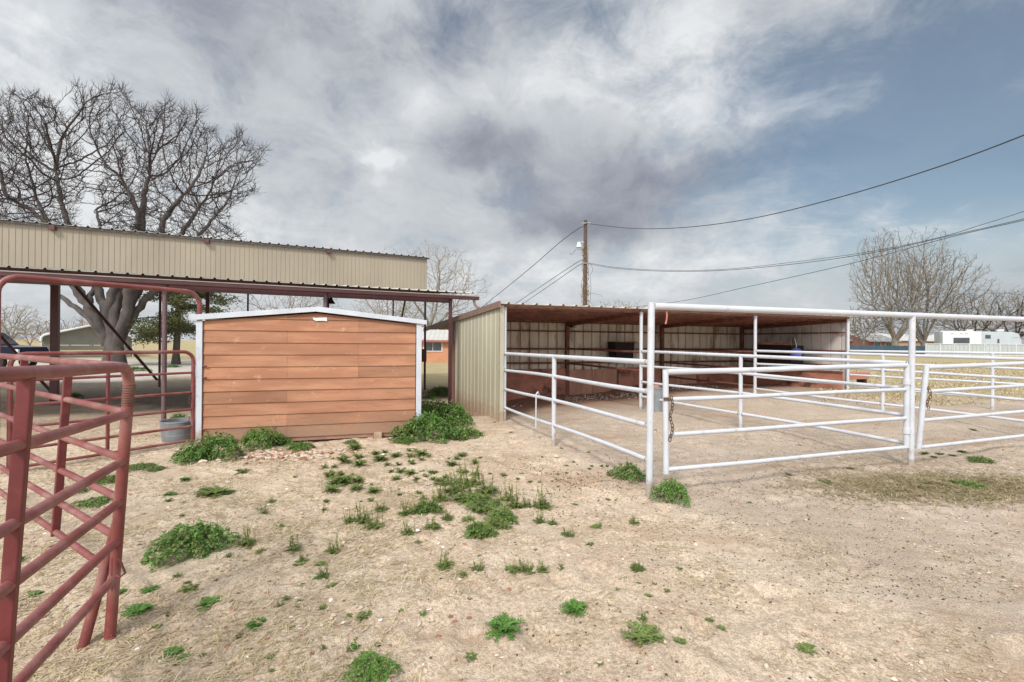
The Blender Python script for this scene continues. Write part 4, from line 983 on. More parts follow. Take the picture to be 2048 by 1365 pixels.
def big_elm():
    tr = Tree(11); d0 = 28.0; base = D(228, 737, d0); base.z = T(base.x, base.y) - .2; r = random.Random(4)
    fork = D(227, 694, d0)
    tr.thick.tube([base + Vector((0, 0, -.2)), base + Vector((0, 0, .25)), D(229, 715, d0), fork, D(222, 665, d0)], [.80, .64, .54, .46, .24], 14)
    limbs = [
        ([(215, 690), (200, 655), (172, 610), (140, 560), (105, 470), (72, 400)], -1.5, .30, .09),
        ([(218, 688), (188, 640), (160, 585), (120, 500), (75, 430), (15, 395)], 2, .26, .08),
        ([(222, 688), (215, 640), (200, 590), (175, 520), (140, 455), (122, 400), (112, 340)], 1.5, .30, .08),
        ([(226, 688), (216, 620), (236, 560), (240, 500), (276, 445), (262, 395), (238, 350)], -1, .30, .08),
        ([(230, 688), (232, 610), (262, 540), (283, 470), (287, 400), (300, 345)], 0, .34, .09),
        ([(234, 690), (252, 630), (262, 560), (300, 500), (335, 430), (372, 385)], -1.8, .32, .08),
        ([(234, 690), (256, 625), (280, 575), (340, 500), (375, 450), (405, 405)], 2.2, .29, .08),
        ([(236, 692), (262, 640), (300, 590), (345, 555), (395, 480), (430, 430)], .5, .25, .07),
        ([(222, 690), (190, 640), (178, 600), (196, 560), (205, 480), (192, 420)], 2.5, .22, .07),
        ([(236, 690), (262, 640), (290, 600), (330, 560), (390, 510), (420, 480)], 3, .18, .06),
        ([(215, 690), (190, 650), (160, 620), (110, 580), (60, 500), (10, 470)], 3, .20, .06),
    ]
    pos = []; par = []
    for path, off, r0, r1 in limbs:
        pts = smooth_path([D(u, v, d0 + off * i / (len(path) - 1)) for i, (u, v) in enumerate(path)])
        pts = [p + tr.rv(.035) * (i > 2) for i, p in enumerate(pts)]; n = len(pts)
        tr.thick.tube(pts, [r0 * .78 * (1 - i / (n - 1)) ** .8 + r1 * .8 for i in range(n)], 10, False)
        k0 = int(n * .48); pos += [tuple(p) for p in pts[k0:]]; par += [0] * (n - k0)
    left = [(-90, 205), (-30, 190), (20, 182), (70, 182), (105, 198), (120, 215), (150, 255), (165, 300), (160, 340), (172, 380), (150, 430), (165, 480), (-90, 480)]
    main = [(138, 190), (150, 165), (200, 176), (235, 162), (262, 176), (275, 205), (300, 220), (335, 192), (355, 215), (400, 215), (422, 262), (450, 280), (480, 255), (500, 290), (541, 293), (525, 335), (500, 352), (522, 385), (480, 412), (455, 440), (480, 470), (505, 500), (180, 500), (200, 430), (188, 380), (205, 340), (190, 295), (160, 250)]
    att = []
    while len(att) < 6800:
        u = r.uniform(-90, 545); v = r.uniform(160, 505)
        if not (inpoly(u, v, left) or inpoly(u, v, main)): continue
        cu, cv, ru, rv_ = (60, 380, 170, 230) if u < 165 else (300, 420, 260, 280)
        q = 1 - ((u - cu) / ru) ** 2 - ((v - cv) / rv_) ** 2; dd = 4.6 * math.sqrt(max(q, .03))
        att.append(tuple(D(u, v, d0 + .6 + dd * r.uniform(-1, 1))))
    P, par = colonize(pos, par, att, .17, .27, .07, .15, 3)
    print('elm', len(P), branches(tr, P, par, len(pos), .0115, 2.3, rlim=.16, spray=(.8, .25, .68)))
    finish(tr, 'elm_tree', 'huge bare multi-stemmed tree towering behind the pole barn on the left', base, M['bark'], M['twig'])
big_elm()
def bare_tree(label, u, vb, d, ht, spread, seed, mt, mb, P=None, lev=4, stems=1, lean=0, group=None, name='bare_tree', r0=None, zb=None, first=.28, nl=5, open_=(22, 52), n=None, shape=.62, up=None):
    tr = Tree(seed); r = tr.r; base = D(u, vb, d); base.z = T(base.x, base.y) if zb is None else zb
    r0 = r0 or ht * .022; th = ht * first; top = base + Vector((lean * th, 0, th)); W = ht * .42 * spread
    tr.thick.tube([base + Vector((0, 0, -.3)), base + Vector((0, 0, .1)), base.lerp(top, .5) + tr.rv(.1), top], [r0 * 1.5, r0 * 1.15, r0, r0 * .85], 10)
    pos = []
    for k in range(nl):
        az = k * 2 * math.pi / nl + r.uniform(-.4, .4); an = R(r.uniform(*open_)); dv = Vector((math.cos(az) * math.sin(an), math.sin(az) * math.sin(an), math.cos(an)))
        L = ht * r.uniform(.24, .38); p = base.lerp(top, r.uniform(.72, 1)); pts = [p]
        for j in range(6): dv = (dv + tr.rv(.10) + Vector((0, 0, .06))).normalized(); pts.append(pts[-1] + dv * L / 6)
        pts = smooth_path(pts, 3); m = len(pts); ra = r0 * .52; tr.thick.tube(pts, [ra * (1 - .62 * i / (m - 1)) for i in range(m)], 7, False); pos += [tuple(q) for q in pts[m // 3:]]
    n = n or (2600 if lev >= 5 else (1300 if lev == 4 else 420)); att = []; zc = ht * shape; ph = r.uniform(0, 6)
    while len(att) < n:
        v = Vector((r.uniform(-1, 1), r.uniform(-1, 1), r.uniform(-1, 1))); a = math.atan2(v.y, v.x); q = v.length
        if q > 1 + .16 * math.sin(3 * a + ph) + .12 * math.sin(5 * a + 4 * v.z) or q < .25 * r.random(): continue
        hh = v.z * (ht - zc if v.z > 0 else zc - ht * .16); att.append((base.x + v.x * W, base.y + v.y * W, base.z + zc + hh))
    st = (W * W * ht / n) ** (1 / 3) * .50
    Q, par = colonize(pos, [0] * len(pos), att, st, st * 1.5, .10 if up is None else up, .20, seed)
    k = branches(tr, Q, par, len(pos), max(.009, d * .00026), 2.3, rlim=r0 * .4, spray=(.5, ht * .018, ht * .05) if lev >= 4 else None)
    print(label[:34], k)
    return finish(tr, name, label, base, mt, mb, group)
bare_tree('tall bare tree with steep branches, left of the twin trees on the right', 1790, 690, 84, 21.5, .85, 21, M['barkpale'], M['twigmid'], None, 5, zb=.2, first=.12, nl=8, open_=(6, 34), r0=.55, n=3400, up=.22)
bare_tree('wide bare tree with steep branches, right of the twin trees on the right', 1848, 690, 86, 18.5, 1.02, 22, M['barkpale'], M['twigmid'], None, 5, zb=.2, first=.10, nl=8, open_=(8, 50), r0=.5, n=3400, up=.18)
for i, (u, d, h, s) in enumerate(((1950, 96, 12.5, 1.5), (2032, 92, 12.8, 1.5), (2110, 90, 13, 1.3))):
    bare_tree(['spreading bare tree directly behind the white trailer', 'dark spreading bare tree behind the right end of the trailer', 'bare tree cut by the right edge of the photo'][i], u, 690, d, h, s, 30 + i, M['twig'], M['twigmid'], None, 4, zb=.2, first=.2, nl=6, open_=(30, 62), r0=.42, n=1700)
bare_tree('low bare tree just right of the shelter behind the dark fence', 1728, 690, 88, 8.5, 1.2, 34, M['twigmid'], M['twigmid'], None, 4, zb=.2, nl=5)
bare_tree('small pale bare tree above the shelter roof right of the pole', 1243, 690, 66, 7.6, 1.1, 35, M['twigpale'], M['twigpale'], dict(up=.08), 4, zb=0, nl=6)
bare_tree('bare tree with long drooping limbs between the barn and the shelter', 858, 700, 52, 12.0, 1.35, 36, M['twigpale'], M['twigpale'], None, 5, zb=-.1, first=.28, n=2600, up=-.02, nl=7, open_=(25, 65), r0=.34)
bare_tree('pale bare tree behind the lower barn roof left of the drooping one', 770, 700, 58, 8.4, 1.2, 37, M['twigpale'], M['twigpale'], dict(up=.02), 4, zb=0, nl=5)
bare_tree('reddish leafless tree behind the orange shed roof', 590, 700, 45, 6.6, 1.6, 38, M['twigpink'], M['twigpink'], None, 4, zb=0, nl=7)
bare_tree('pale round bare tree beyond the truck at the left edge', 22, 690, 62, 6.0, 1.4, 39, M['twigpale'], M['twigpale'], None, 4, zb=.1, nl=7)
for i, (u, d, h) in enumerate(((-60, 70, 6.5), (95, 75, 4.8), (140, 70, 5.0), (185, 66, 4.6), (60, 78, 4.5), (540, 60, 5.2), (640, 62, 5.6), (700, 58, 5.0))):
    lb = 'low brushy bare tree on the horizon behind the carport' if i < 5 else 'low brushy bare tree on the horizon seen above the orange shed'
    bare_tree(lb, u, 690, d, h, 1.5, 50 + i, M['twigpink'], M['twigpink'], dict(up=.04), 3, zb=.1, nl=8, first=.15, open_=(15, 65), group='brush trees behind the carport' if i < 5 else 'brush trees above the shed')
for i, u in enumerate((1690, 1750, 1905, 1990, 2075, 2150, 1120, 1400)):
    bare_tree('distant low bare tree on the skyline behind the trailer and houses' if i < 6 else 'distant low bare tree hidden behind the shelter roof', u, 690, 150 + 6 * i, 12 if i < 6 else 9, 1.6, 70 + i, M['twigpale'], M['twigpale'], None, 3, zb=.2, nl=8, first=.12, open_=(15, 65), group='distant trees on the right skyline' if i < 6 else 'distant trees behind the shelter')

def juniper():
    base = D(352, 729, 31); base.z = T(base.x, base.y); r = random.Random(9)
    t = thing('juniper_tree', 'olive green evergreen tree with layered foliage standing behind the barn posts', 'tree')
    tr = Tree(5); top = base + Vector((.1, 0, 6.4))
    tr.thick.tube([base + Vector((0, 0, -.2)), base + Vector((0, 0, .6)), base + Vector((.1, 0, 2.5)), top], [.32, .21, .18, .05], 10)
    leaf = MB(); cl = []
    for k in range(46):
        h = r.uniform(.27, 1) ** .9; z = 6.4 * h; a = r.uniform(0, 6.28); rad = (4.4 * (1 - h) ** .55 + .4) * r.uniform(.7, 1.05)
        c = base + Vector((.1, 0, z)); e = c + Vector((math.cos(a) * rad, math.sin(a) * rad, -.12 * rad + r.uniform(-.2, .4)))
        tr.thick.tube([c, c.lerp(e, .5) + Vector((0, 0, .15)), e], [.07, .045, .02], 5, False)
        for j in range(9):
            f = r.uniform(.35, 1.08); cl.append((c.lerp(e, f) + Vector((r.gauss(0, .25), r.gauss(0, .25), r.gauss(0, .14))), .42 * r.uniform(.6, 1.2)))
    for c, s in cl:
        for j in range(62):
            v = Vector((r.gauss(0, 1), r.gauss(0, 1), r.gauss(0, .45))); p = c + v * s * .55
            d = (v.normalized() + Vector((r.uniform(-.5, .5), r.uniform(-.5, .5), r.uniform(-.3, .7)))).normalized(); sd_ = d.cross(Vector((r.gauss(0, 1), r.gauss(0, 1), r.gauss(0, 1)))).normalized()
            l = r.uniform(.07, .17); w = .035
            leaf.add([p - sd_ * w, p + sd_ * w, p + d * l + sd_ * w * .3, p + d * l - sd_ * w * .3], [(0, 1, 2, 3)])
    tr.thick.build('trunk', M['bark'], t, smooth=True); leaf.build('foliage', M['juniper'], t); rebase(t, base)
juniper()

# ------------------------------------------------------------------ truck, carport, house, trailer and the far right
def build_truck():
    t = thing('pickup_truck', 'dark navy pickup truck parked facing right at the left edge beyond the red panels', 'pickup truck')
    nose = D(112, 700, 25.0); nose.y = 23.0; gz = T(nose.x, nose.y); O = Vector((nose.x, nose.y, gz)); rot = Matrix.Rotation(R(6), 3, 'Z')
    def w(x, y, z): return O + rot @ Vector((x, y, z))
    def shell(prof, y0, y1, inset=0.0):
        m = MB(); n = len(prof); vs = []
        for y, k in ((y0, 0), (y0 + .06, 1), (y1 - .06, 1), (y1, 0)):
            for (x, z) in prof:
                cx = sum(p[0] for p in prof) / n; cz = sum(p[1] for p in prof) / n
                f = 1 if k else .97
                vs.append(w(cx + (x - cx) * f, y, cz + (z - cz) * f))
        fs = [tuple(range(n)), tuple(range(4 * n - 1, 3 * n - 1, -1))]
        for a in range(3):
            for i in range(n):
                j = (i + 1) % n; fs.append((a * n + i, (a + 1) * n + i, (a + 1) * n + j, a * n + j))
        m.add(vs, fs); return m
    body = [(0, .55), (.0, .95), (-.12, 1.12), (-1.35, 1.22), (-5.6, 1.25), (-5.65, .6), (-4.95, .55), (-4.75, .85), (-4.25, .95), (-3.8, .85), (-3.6, .5), (-1.55, .48), (-1.4, .82), (-.95, .92), (-.5, .8), (-.35, .52)]
    shell(body, 0, 1.9).build('body', M['truck'], t, smooth=True, angle=30)
    cab = [(-1.30, 1.20), (-2.0, 1.82), (-2.35, 1.90), (-3.5, 1.91), (-3.75, 1.80), (-3.95, 1.22)]
    shell(cab, .10, 1.80).build('cab', M['truck'], t, smooth=True, angle=30)
    for (a, b, c2, d) in (((-1.62, 1.26), (-2.07, 1.74), (-2.58, 1.80), (-2.58, 1.27)), ((-2.70, 1.27), (-2.70, 1.80), (-3.45, 1.80), (-3.72, 1.28))):
        m = MB(); vs = [w(x, .085 + (.0), z) for x, z in (a, b, c2, d)] + [w(x, .10, z) for x, z in (a, b, c2, d)]
        m.add(vs, [(0, 1, 2, 3), (0, 4, 5, 1), (1, 5, 6, 2), (2, 6, 7, 3), (3, 7, 4, 0)]); m.build('side_window', M['glass'], t)
    m = MB(); m.add([w(-1.36, .2, 1.26), w(-1.36, 1.7, 1.26), w(-1.98, 1.62, 1.815), w(-1.98, .28, 1.815)], [(0, 1, 2, 3)]); m.build('windscreen', M['glass'], t, solid=.01)
    ax = rot @ Matrix.Rotation(R(90), 3, 'X')
    for x in (-.93, -4.3):
        for y in (.12, 1.78):
            m = MB(); m.lathe(w(x, y, .39), [(.2, .11), (.36, .11), (.39, .06), (.39, -.06), (.36, -.11), (.2, -.11)], 24, ax); wh = m.build('wheel', M['tyre'], t, smooth=True)
            m = MB(); m.lathe(w(x, y, .39), [(0, .115), (.08, .12), (.19, .10), (.21, .115)], 16, ax); m.build('rim', M['chrome'], wh, smooth=True)
    m = MB(); m.box(w(-1.75, -.10, 1.34), .10, .16, .2, rot); m.build('mirror', M['black'], t, bevel=.02)
    m = MB(); m.box(w(.02, .95, .62), .12, 1.8, .2, rot); m.build('bumper', M['chrome'], t, bevel=.03)
    m = MB(); m.box(w(-.05, .06, .93), .22, .10, .18, rot); m.build('headlight', M['whiteframe'], t, bevel=.02)
    for x in (-2.5, -3.6): m = MB(); m.box(w(x, -.015, 1.12), .18, .02, .035, rot); m.build('door_handle', M['chrome'], t)
    rebase(t, O)
build_truck()
def build_carport():
    t = thing('carport', 'beige metal carport with rounded white roof edge behind the truck and big tree', 'carport')
    L = D(82, 700, 38); Rr = D(266, 700, 41.8); L.z = Rr.z = 0; dx = (Rr - L).normalized(); W = (Rr - L).length; nb = Vector((-dx.y, dx.x, 0)); g = .1
    def q(x, d, z): return L + dx * x + nb * d + Vector((0, 0, z))
    prof = [(0, 1.45), (.02, 1.72), (.14, 1.88), (.35, 1.97), (W / 2, 2.72), (W - .35, 1.97), (W - .14, 1.88), (W - .02, 1.72), (W, 1.45)]
    m = MB(); vs = []
    for d in (-.2, 9): vs += [q(x, d, z) for x, z in prof]
    n = len(prof); m.add(vs, [(i, i + 1, n + i + 1, n + i) for i in range(n - 1)]); m.build('roof', M['metalroof'], t, solid=.05)
    m = MB(); m.tube([q(x, -.22, z) for x, z in prof], .085, 8); m.build('roof_edge', M['whiteframe'], t, smooth=True)
    # closed back wall of horizontal panels with two dark gaps
    for z0, z1 in ((.1, .62), (.70, 1.08), (1.14, 1.98)):
        m = MB(); k = int((z1 - z0) / .10)
        for i in range(k):
            za = z0 + (z1 - z0) * i / k; zb = z0 + (z1 - z0) * (i + 1) / k; m.bar(q(.1, .5 - (i % 2) * .03, (za + zb) / 2), q(W - .1, .5 - (i % 2) * .03, (za + zb) / 2), .03, zb - za)
        m.build('wall_panel', M['carport'], t)
    m = MB(); m.add([q(.3, .5, 1.96), q(W - .3, .5, 1.96), q(W / 2, .5, 2.68)], [(0, 1, 2)]); m.build('gable', M['carport'], t, solid=.02)
    for x in (.02, W - .02):
        for z0, z1 in ((.1, 1.5),):
            m = MB(); m.bar(q(x, 1.2, .85), q(x, 8.8, .85), .03, 1.5); m.build('side_wall', M['carport'], t)
        for d in (-.15, 3, 6): m = MB(); m.bar(q(x, d, -.1), q(x, d, 1.6), .06, .06, dx); m.build('leg', M['whiteframe'], t)
    rebase(t, L)
build_carport()
def house(label, O, rotz, W, Dp, he, hr, wm, rm, wins, name='house', group=None, trim='redtrim'):
    t = thing(name, label, 'house', group=group); O = Vector(O); rot = Matrix.Rotation(rotz, 3, 'Z')
    def q(x, y, z): return O + rot @ Vector((x, y, z))
    m = MB(); vs = [q(0, 0, -.4), q(W, 0, -.4), q(W, Dp, -.4), q(0, Dp, -.4), q(0, 0, he), q(W, 0, he), q(W, Dp, he), q(0, Dp, he), q(0, Dp / 2, hr - .06), q(W, Dp / 2, hr - .06)]
    m.add(vs, [(0, 1, 5, 4), (1, 2, 6, 9, 5), (2, 3, 7, 6), (3, 0, 4, 8, 7)]); m.build('wall', M[wm], t)
    m = MB(); o = .45; dz = (hr - he) * o / (Dp / 2)
    m.ribbed(q(-o, -o, he - dz), q(W + o, -o, he - dz), q(W + o, Dp / 2, hr), q(-o, Dp / 2, hr), .4, .03, .04)
    m.ribbed(q(W + o, Dp + o, he - dz), q(-o, Dp + o, he - dz), q(-o, Dp / 2, hr), q(W + o, Dp / 2, hr), .4, .03, .04); m.build('roof', M[rm], t, solid=.05)
    m = MB(); m.bar(q(-o, -o - .02, he - dz - .08), q(W + o, -o - .02, he - dz - .08), .04, .16); m.build('eave_board', M['whiteframe'] if trim != 'redtrim' else M['redtrim'], t)
    for (x, z0, w_, h_) in wins:
        m = MB(); m.box(q(x, -.03, z0 + h_ / 2), w_ + .14, .06, h_ + .14, rot); wo = m.build('window', M['whiteframe'], t)
        k = 2 if w_ > .9 else 1
        for i in range(k):
            m = MB(); ww = w_ / k - .05; m.box(q(x - w_ / 2 + (i + .5) * w_ / k, -.07, z0 + h_ / 2), ww, .03, h_ - .04, rot); m.build('pane', M['glass'], wo)
    rebase(t, O); return t
house('orange-walled house with pale metal roof and white windows between shed and shelter', (-18.0, 40.0, -.15), R(4), 17.5, 8, 2.0, 3.05, 'brick', 'metalroof',
      ((11.35, .98, 1.5, .85), (9.2, .98, 1.3, .85), (5.5, .98, 1.4, .85), (13.9, .98, 1.0, .85)))
def far_right():
    rot = 0
    # low houses
    specs = [('low brick red house with grey roof beyond the dark fence nearest the shelter', 1700, 96, 8, 'pinkhouse', 2.4, 3.6), ('red house with metal roof left of the big bare trees', 1738, 92, 6.0, 'pinkhouse', 2.3, 3.4),
             ('tan house with shallow roof directly behind the twin bare trees', 1768, 104, 9, 'tanhouse', 2.6, 3.9), ('long pale-roofed house right of the twin bare trees', 1812, 110, 14, 'tanhouse', 2.6, 3.9)]
    for lb, u, d, W, wm, he, hr in specs:
        p = D(u, 690, d); house(lb, (p.x, p.y, .2), R(8), W, 8, he, hr, wm, 'metalroof', ((W * .3, .9, 1.2, 1), (W * .7, .9, 1.2, 1)), trim='w')
    # dark screen fence
    a = D(1690, 700, 78); b = D(1853, 700, 74); t = thing('screen_fence', 'low dark teal screen fence in front of the far houses', 'fence')
    m = MB(); m.bar(Vector((a.x, a.y, .72)), Vector((b.x, b.y, .74)), .04, 1.5); m.build('screen', M['tarp'], t)
    for k in range(9): p = a.lerp(b, k / 8); m = MB(); m.bar((p.x, p.y + .06, 0), (p.x, p.y + .06, 1.55), .08, .08, (1, 0, 0)); m.build('post', M['darkwood'], t)
    rebase(t, (a.x, a.y, 0))
    # pale ribbed fence
    a = D(1851, 700, 70); b = D(2200, 700, 62); a.z = b.z = 0; t = thing('metal_fence', 'long pale grey ribbed metal fence in front of the white trailer', 'fence')
    m = MB(); m.ribbed((a.x, a.y, .05), (b.x, b.y, .05), (b.x, b.y, 1.78), (a.x, a.y, 1.82), .45, .05, .08); m.build('panel', M['pfence'], t, solid=.01)
    for k in range(12): p = a.lerp(b, k / 11); m = MB(); m.bar((p.x, p.y - .06, 0), (p.x, p.y - .06, 1.84), .09, .09, (1, 0, 0)); m.build('post', M['whiteframe'], t)
    for z in (1.80, .2): m = MB(); m.bar((a.x, a.y - .08, z), (b.x, b.y - .08, z), .05, .07); m.build('rail', M['whiteframe'], t)
    rebase(t, a)
    # travel trailer
    O = D(1880, 690, 76); O.z = .2; e = D(2044, 690, 72); dx = (Vector((e.x, e.y, 0)) - Vector((O.x, O.y, 0))); W = dx.length; an = math.atan2(dx.y, dx.x); rot = Matrix.Rotation(an, 3, 'Z')
    def q(x, y, z): return Vector((O.x, O.y, .2)) + rot @ Vector((x, y, z))
    t = thing('travel_trailer', 'long white travel trailer with dark windows behind the pale metal fence', 'trailer')
    prof = [(0, .7), (0, 3.55), (.15, 3.7), (W - 1.0, 3.45), (W - .35, 3.2), (W - .05, 2.2), (W, 1.4), (W - .5, .9), (W - 2.5, .7)]
    m = MB(); n = len(prof); m.add([q(x, 0, z) for x, z in prof] + [q(x, 2.5, z) for x, z in prof], [tuple(range(n - 1, -1, -1)), tuple(range(n, 2 * n))] + [(i, (i + 1) % n, n + (i + 1) % n, n + i) for i in range(n)])
    m.build('body', M['rvgrey'], t, bevel=.05)
    m = MB(); m.box(q(2.35, -.45, 2.15), 4.6, .9, 2.7, rot); so = m.build('slide_out', M['rv'], t, bevel=.03)
    m = MB(); m.box(q(2.3, -.92, 2.15), 1.9, .03, .85, rot); m.build('window', M['glass'], t)
    for x, z, w_, h_ in ((5.7, 2.75, .62, .55), (6.9, 2.1, .22, .62), (10.3, 2.1, .6, .55), (11.1, 2.1, .22, .62), (12.0, 2.05, .55, .72)):
        if x < W - .5: m = MB(); m.box(q(x, -.02, z), w_, .03, h_, rot); m.build('window', M['glass'], t)
    for x in (3.9, 7.5, 10.5): m = MB(); m.box(q(x, 1.2, 3.72), .8, .6, .3, rot); m.build('roof_vent', M['rv'], t, bevel=.04)
    for x in (1.2, 2.3, 2.9): m = MB(); m.box(q(x, -.91, 3.2), .35, .01, .10, rot); m.build('trim_mark', M['greymetal'], t)
    m = MB(); m.box(q(9.0, -.01, 2.62), 1.2, .02, .07, rot); m.build('trim_mark', M['greymetal'], t)
    ax = rot @ Matrix.Rotation(R(90), 3, 'X')
    for x in (7.2, 8.2): m = MB(); m.lathe(q(x, .1, .4), [(0, .1), (.36, .1), (.39, 0), (.36, -.1), (0, -.1)], 16, ax); m.build('wheel', M['tyre'], t, smooth=True)
    rebase(t, (O.x, O.y, .2))
far_right()

# ------------------------------------------------------------------ weeds
def leaf_add(m, p, d, up, l, w, lobes=3, droop=.3):
    # serrated bent leaf strip
    side = d.cross(up)
    if side.length < 1e-3: side = Vector((1, 0, 0))
    side.normalize(); vs = []; n = lobes
    for i in range(n + 1):
        f = i / n; c = p + d * (l * f) - up * (droop * l * f * f); ww = w * (math.sin(math.pi * min(1, f * .85 + .12))) * (1.0 if i % 2 else .62)
        if i == n: ww = w * .12
        vs += [c - side * ww, c + side * ww]
    m.add(vs, [(2 * i, 2 * i + 1, 2 * i + 3, 2 * i + 2) for i in range(n)])
def rvec(r): 
    v = Vector((r.gauss(0, 1), r.gauss(0, 1), r.gauss(0, 1))); return v.normalized()
def proto_bush(seed, n, flat=.5, ls=(.05, .11), lit=False):
    r = random.Random(seed); m = MB(); ph = r.uniform(0, 6)
    for k in range(n):
        a = r.uniform(0, 6.283); rad = math.sqrt(r.random()); edge = 1 + .26 * math.sin(3 * a + ph) + .17 * math.sin(7 * a + 2 * ph) + .08 * math.sin(13 * a)
        hmax = flat * math.sqrt(max(0, 1 - rad ** 2.2)) * (1 + .25 * math.sin(5 * a + rad * 6 + ph)); z = hmax * r.uniform(.35, 1) ** .6
        p = Vector((math.cos(a) * rad * .5 * edge, math.sin(a) * rad * .5 * edge, z * .5 * 1.0 + .004))
        out = Vector((math.cos(a), math.sin(a), 0)); d = (out * (.5 + rad * .6) + rvec(r) * .7 + Vector((0, 0, .45 * (1 - rad * .5)))).normalized()
        up = (Vector((0, 0, 1)) + rvec(r) * .45).normalized(); l = r.uniform(*ls)
        m.cur = 0 if r.random() < .68 else (1 if r.random() < .93 else 2)
        leaf_add(m, p, d, up, l, l * r.uniform(.34, .5), 4 if l > .07 else 3, r.uniform(.1, .6))
    for k in range(34):          # ragged sprigs that stick out of the mound
        a = r.uniform(0, 6.283); rad = r.uniform(.2, 1.22); b = Vector((math.cos(a) * rad * .5, math.sin(a) * rad * .5, .02 + .2 * flat * max(0, 1 - rad)))
        t = (Vector((math.cos(a), math.sin(a), 0)) * r.uniform(.1, .9) + Vector((0, 0, r.uniform(.25, 1.3) * (1.2 - rad * .6)))).normalized(); L = r.uniform(.08, .24); m.cur = 2 if r.random() < .35 else 1
        for j in range(11):
            f = .25 + .75 * j / 10; p = b + t * L * f + Vector((0, 0, .10 * flat)); d = (rvec(r) + t * .7).normalized(); l = r.uniform(.02, .055) * (1.25 - f * .6)
            leaf_add(m, p, d, Vector((0, 0, 1)), l, l * .3, 3, .3)
    return m
def proto_rosette(seed, n, rise=.25, l0=.5, wf=.13):
    r = random.Random(seed); m = MB()
    for k in range(n):
        a = k * 2.4 + r.uniform(-.3, .3); el = rise * r.uniform(.3, 2.2); d = Vector((math.cos(a), math.sin(a), el)).normalized(); l = l0 * r.uniform(.55, 1.05)
        # feathery leaf: midrib with side lobes
        leaf_add(m, Vector((0, 0, .01)), d, Vector((0, 0, 1)), l, l * wf * .55, 4, .25 + el * .2)
        for j in range(5):
            f = .25 + j * .15; p = Vector((0, 0, .01)) + d * (l * f) - Vector((0, 0, 1)) * ((.25 + el * .2) * l * f * f)
            for sg in (-1, 1):
                sd_ = d.cross(Vector((0, 0, 1))).normalized() * sg; dd = (sd_ + d * .6 + Vector((0, 0, r.uniform(-.1, .4)))).normalized()
                leaf_add(m, p, dd, Vector((0, 0, 1)), l * .20 * (1.1 - f * .5), l * .045, 2, .2)
    return m
def proto_stalk(seed, nst, hgt, leafy=1.0):
    r = random.Random(seed); lv = proto_rosette(seed + 1, 34, .45, .46); st = MB(); fl = MB()
    for k in range(nst):
        a = r.uniform(0, 6.283); b = Vector((math.cos(a), math.sin(a), 0)) * r.uniform(.0, .34); h = hgt * r.uniform(.6, 1.1)
        tilt = Vector((r.uniform(-.4, .4), r.uniform(-.4, .4), 1)).normalized(); pts = [b]
        for j in range(5): tilt = (tilt + Vector((r.uniform(-.12, .12), r.uniform(-.12, .12), .1))).normalized(); pts.append(pts[-1] + tilt * h / 5)
        st.tube(pts, [.012, .010, .009, .007, .006, .004], 4, False)
        for j in range(int(15 * leafy)):
            f = r.uniform(.08, .98); i = min(int(f * 5), 4); p = pts[i].lerp(pts[i + 1], f * 5 - i); aa = r.uniform(0, 6.283)
            d = Vector((math.cos(aa), math.sin(aa), r.uniform(.2, 1.1))).normalized(); l = (.16 * (1.1 - f * .75)) * r.uniform(.6, 1.2)
            leaf_add(lv, p, d, Vector((0, 0, 1)), l, l * .2, 3, .3)
        for j in range(5):
            p = pts[-1] + rvec(r) * .03 - Vector((0, 0, r.random() * .10)); d = (rvec(r) + Vector((0, 0, .6))).normalized(); leaf_add(fl, p, d, rvec(r), .03, .011, 2, 0)
    return lv, st, fl
proto = {}
def mk(kind, i, m, material, nm): 
    me_o = m.build(nm, material); me = me_o.data; bpy.data.objects.remove(me_o); proto.setdefault(kind, []).append(me); return me
for i in range(3): mk('bush', i, proto_bush(100 + i, 2700, .66, (.027, .068)), [M['leaf'], M['leafdark'], M['stalk']], 'weed_bush')
for i in range(3): mk('bushd', i, proto_bush(110 + i, 1000, .62, (.04, .10)), [M['leafdark'], M['leaf'], M['stalk']], 'weed_bush')
for i in range(4): mk('ros', i, proto_rosette(120 + i, 40 + 5 * i, .55 + .1 * i, .5, .11), M['leafdark'], 'weed_rosette')
for i in range(3): mk('rosg', i, proto_rosette(130 + i, 58 + 6 * i, .75, .5, .10), M['leaf'], 'weed_rosette')
for i in range(2): mk('rosy', i, proto_rosette(140 + i, 26, .3), M['leafgrey'], 'weed_rosette')
for i in range(4): mk('sml', i, proto_rosette(150 + i, 18 + 3 * i, .85, .5, .18), M['leafdark'], 'weed_rosette')
stk = []
for i in range(4):
    lv, st, fl = proto_stalk(160 + i, 4 + 2 * i, .52 + .07 * i)
    stk.append((mk('sl', i, lv, M['leafdark'], 'leaves'), mk('ss', i, st, M['stalk'], 'stems'), mk('sf', i, fl, M['flower'], 'buds')))
LAB = {}
wr = random.Random(77)
def plant(kind, u, v, wpx, label, group=None, hs=1.0, name='weed'):
    g = G(u, v); s = wpx / F * g.y * wr.uniform(.92, 1.1) * (.80 if kind in ('bush', 'bushd') else 1.0); rz = wr.uniform(0, 6.28)
    def put(me, nm, par=None):
        o = bpy.data.objects.new(nm, me); COL.objects.link(o)
        if par is not None: o.parent = par
        return o
    if kind == 'stk':
        lv, st, fl = wr.choice(stk); root = bpy.data.objects.new(name, None); COL.objects.link(root)
        put(lv, 'leaves', root); put(st, 'stems', root); put(fl, 'buds', root)['kind'] = 'stuff'
    else: root = put(wr.choice(proto[kind]), name)
    root.location = (g.x, g.y, g.z - .004); root.rotation_euler = (0, 0, rz); root.scale = (s, s, s * hs)
    tag(root, label, 'weed', group); return root
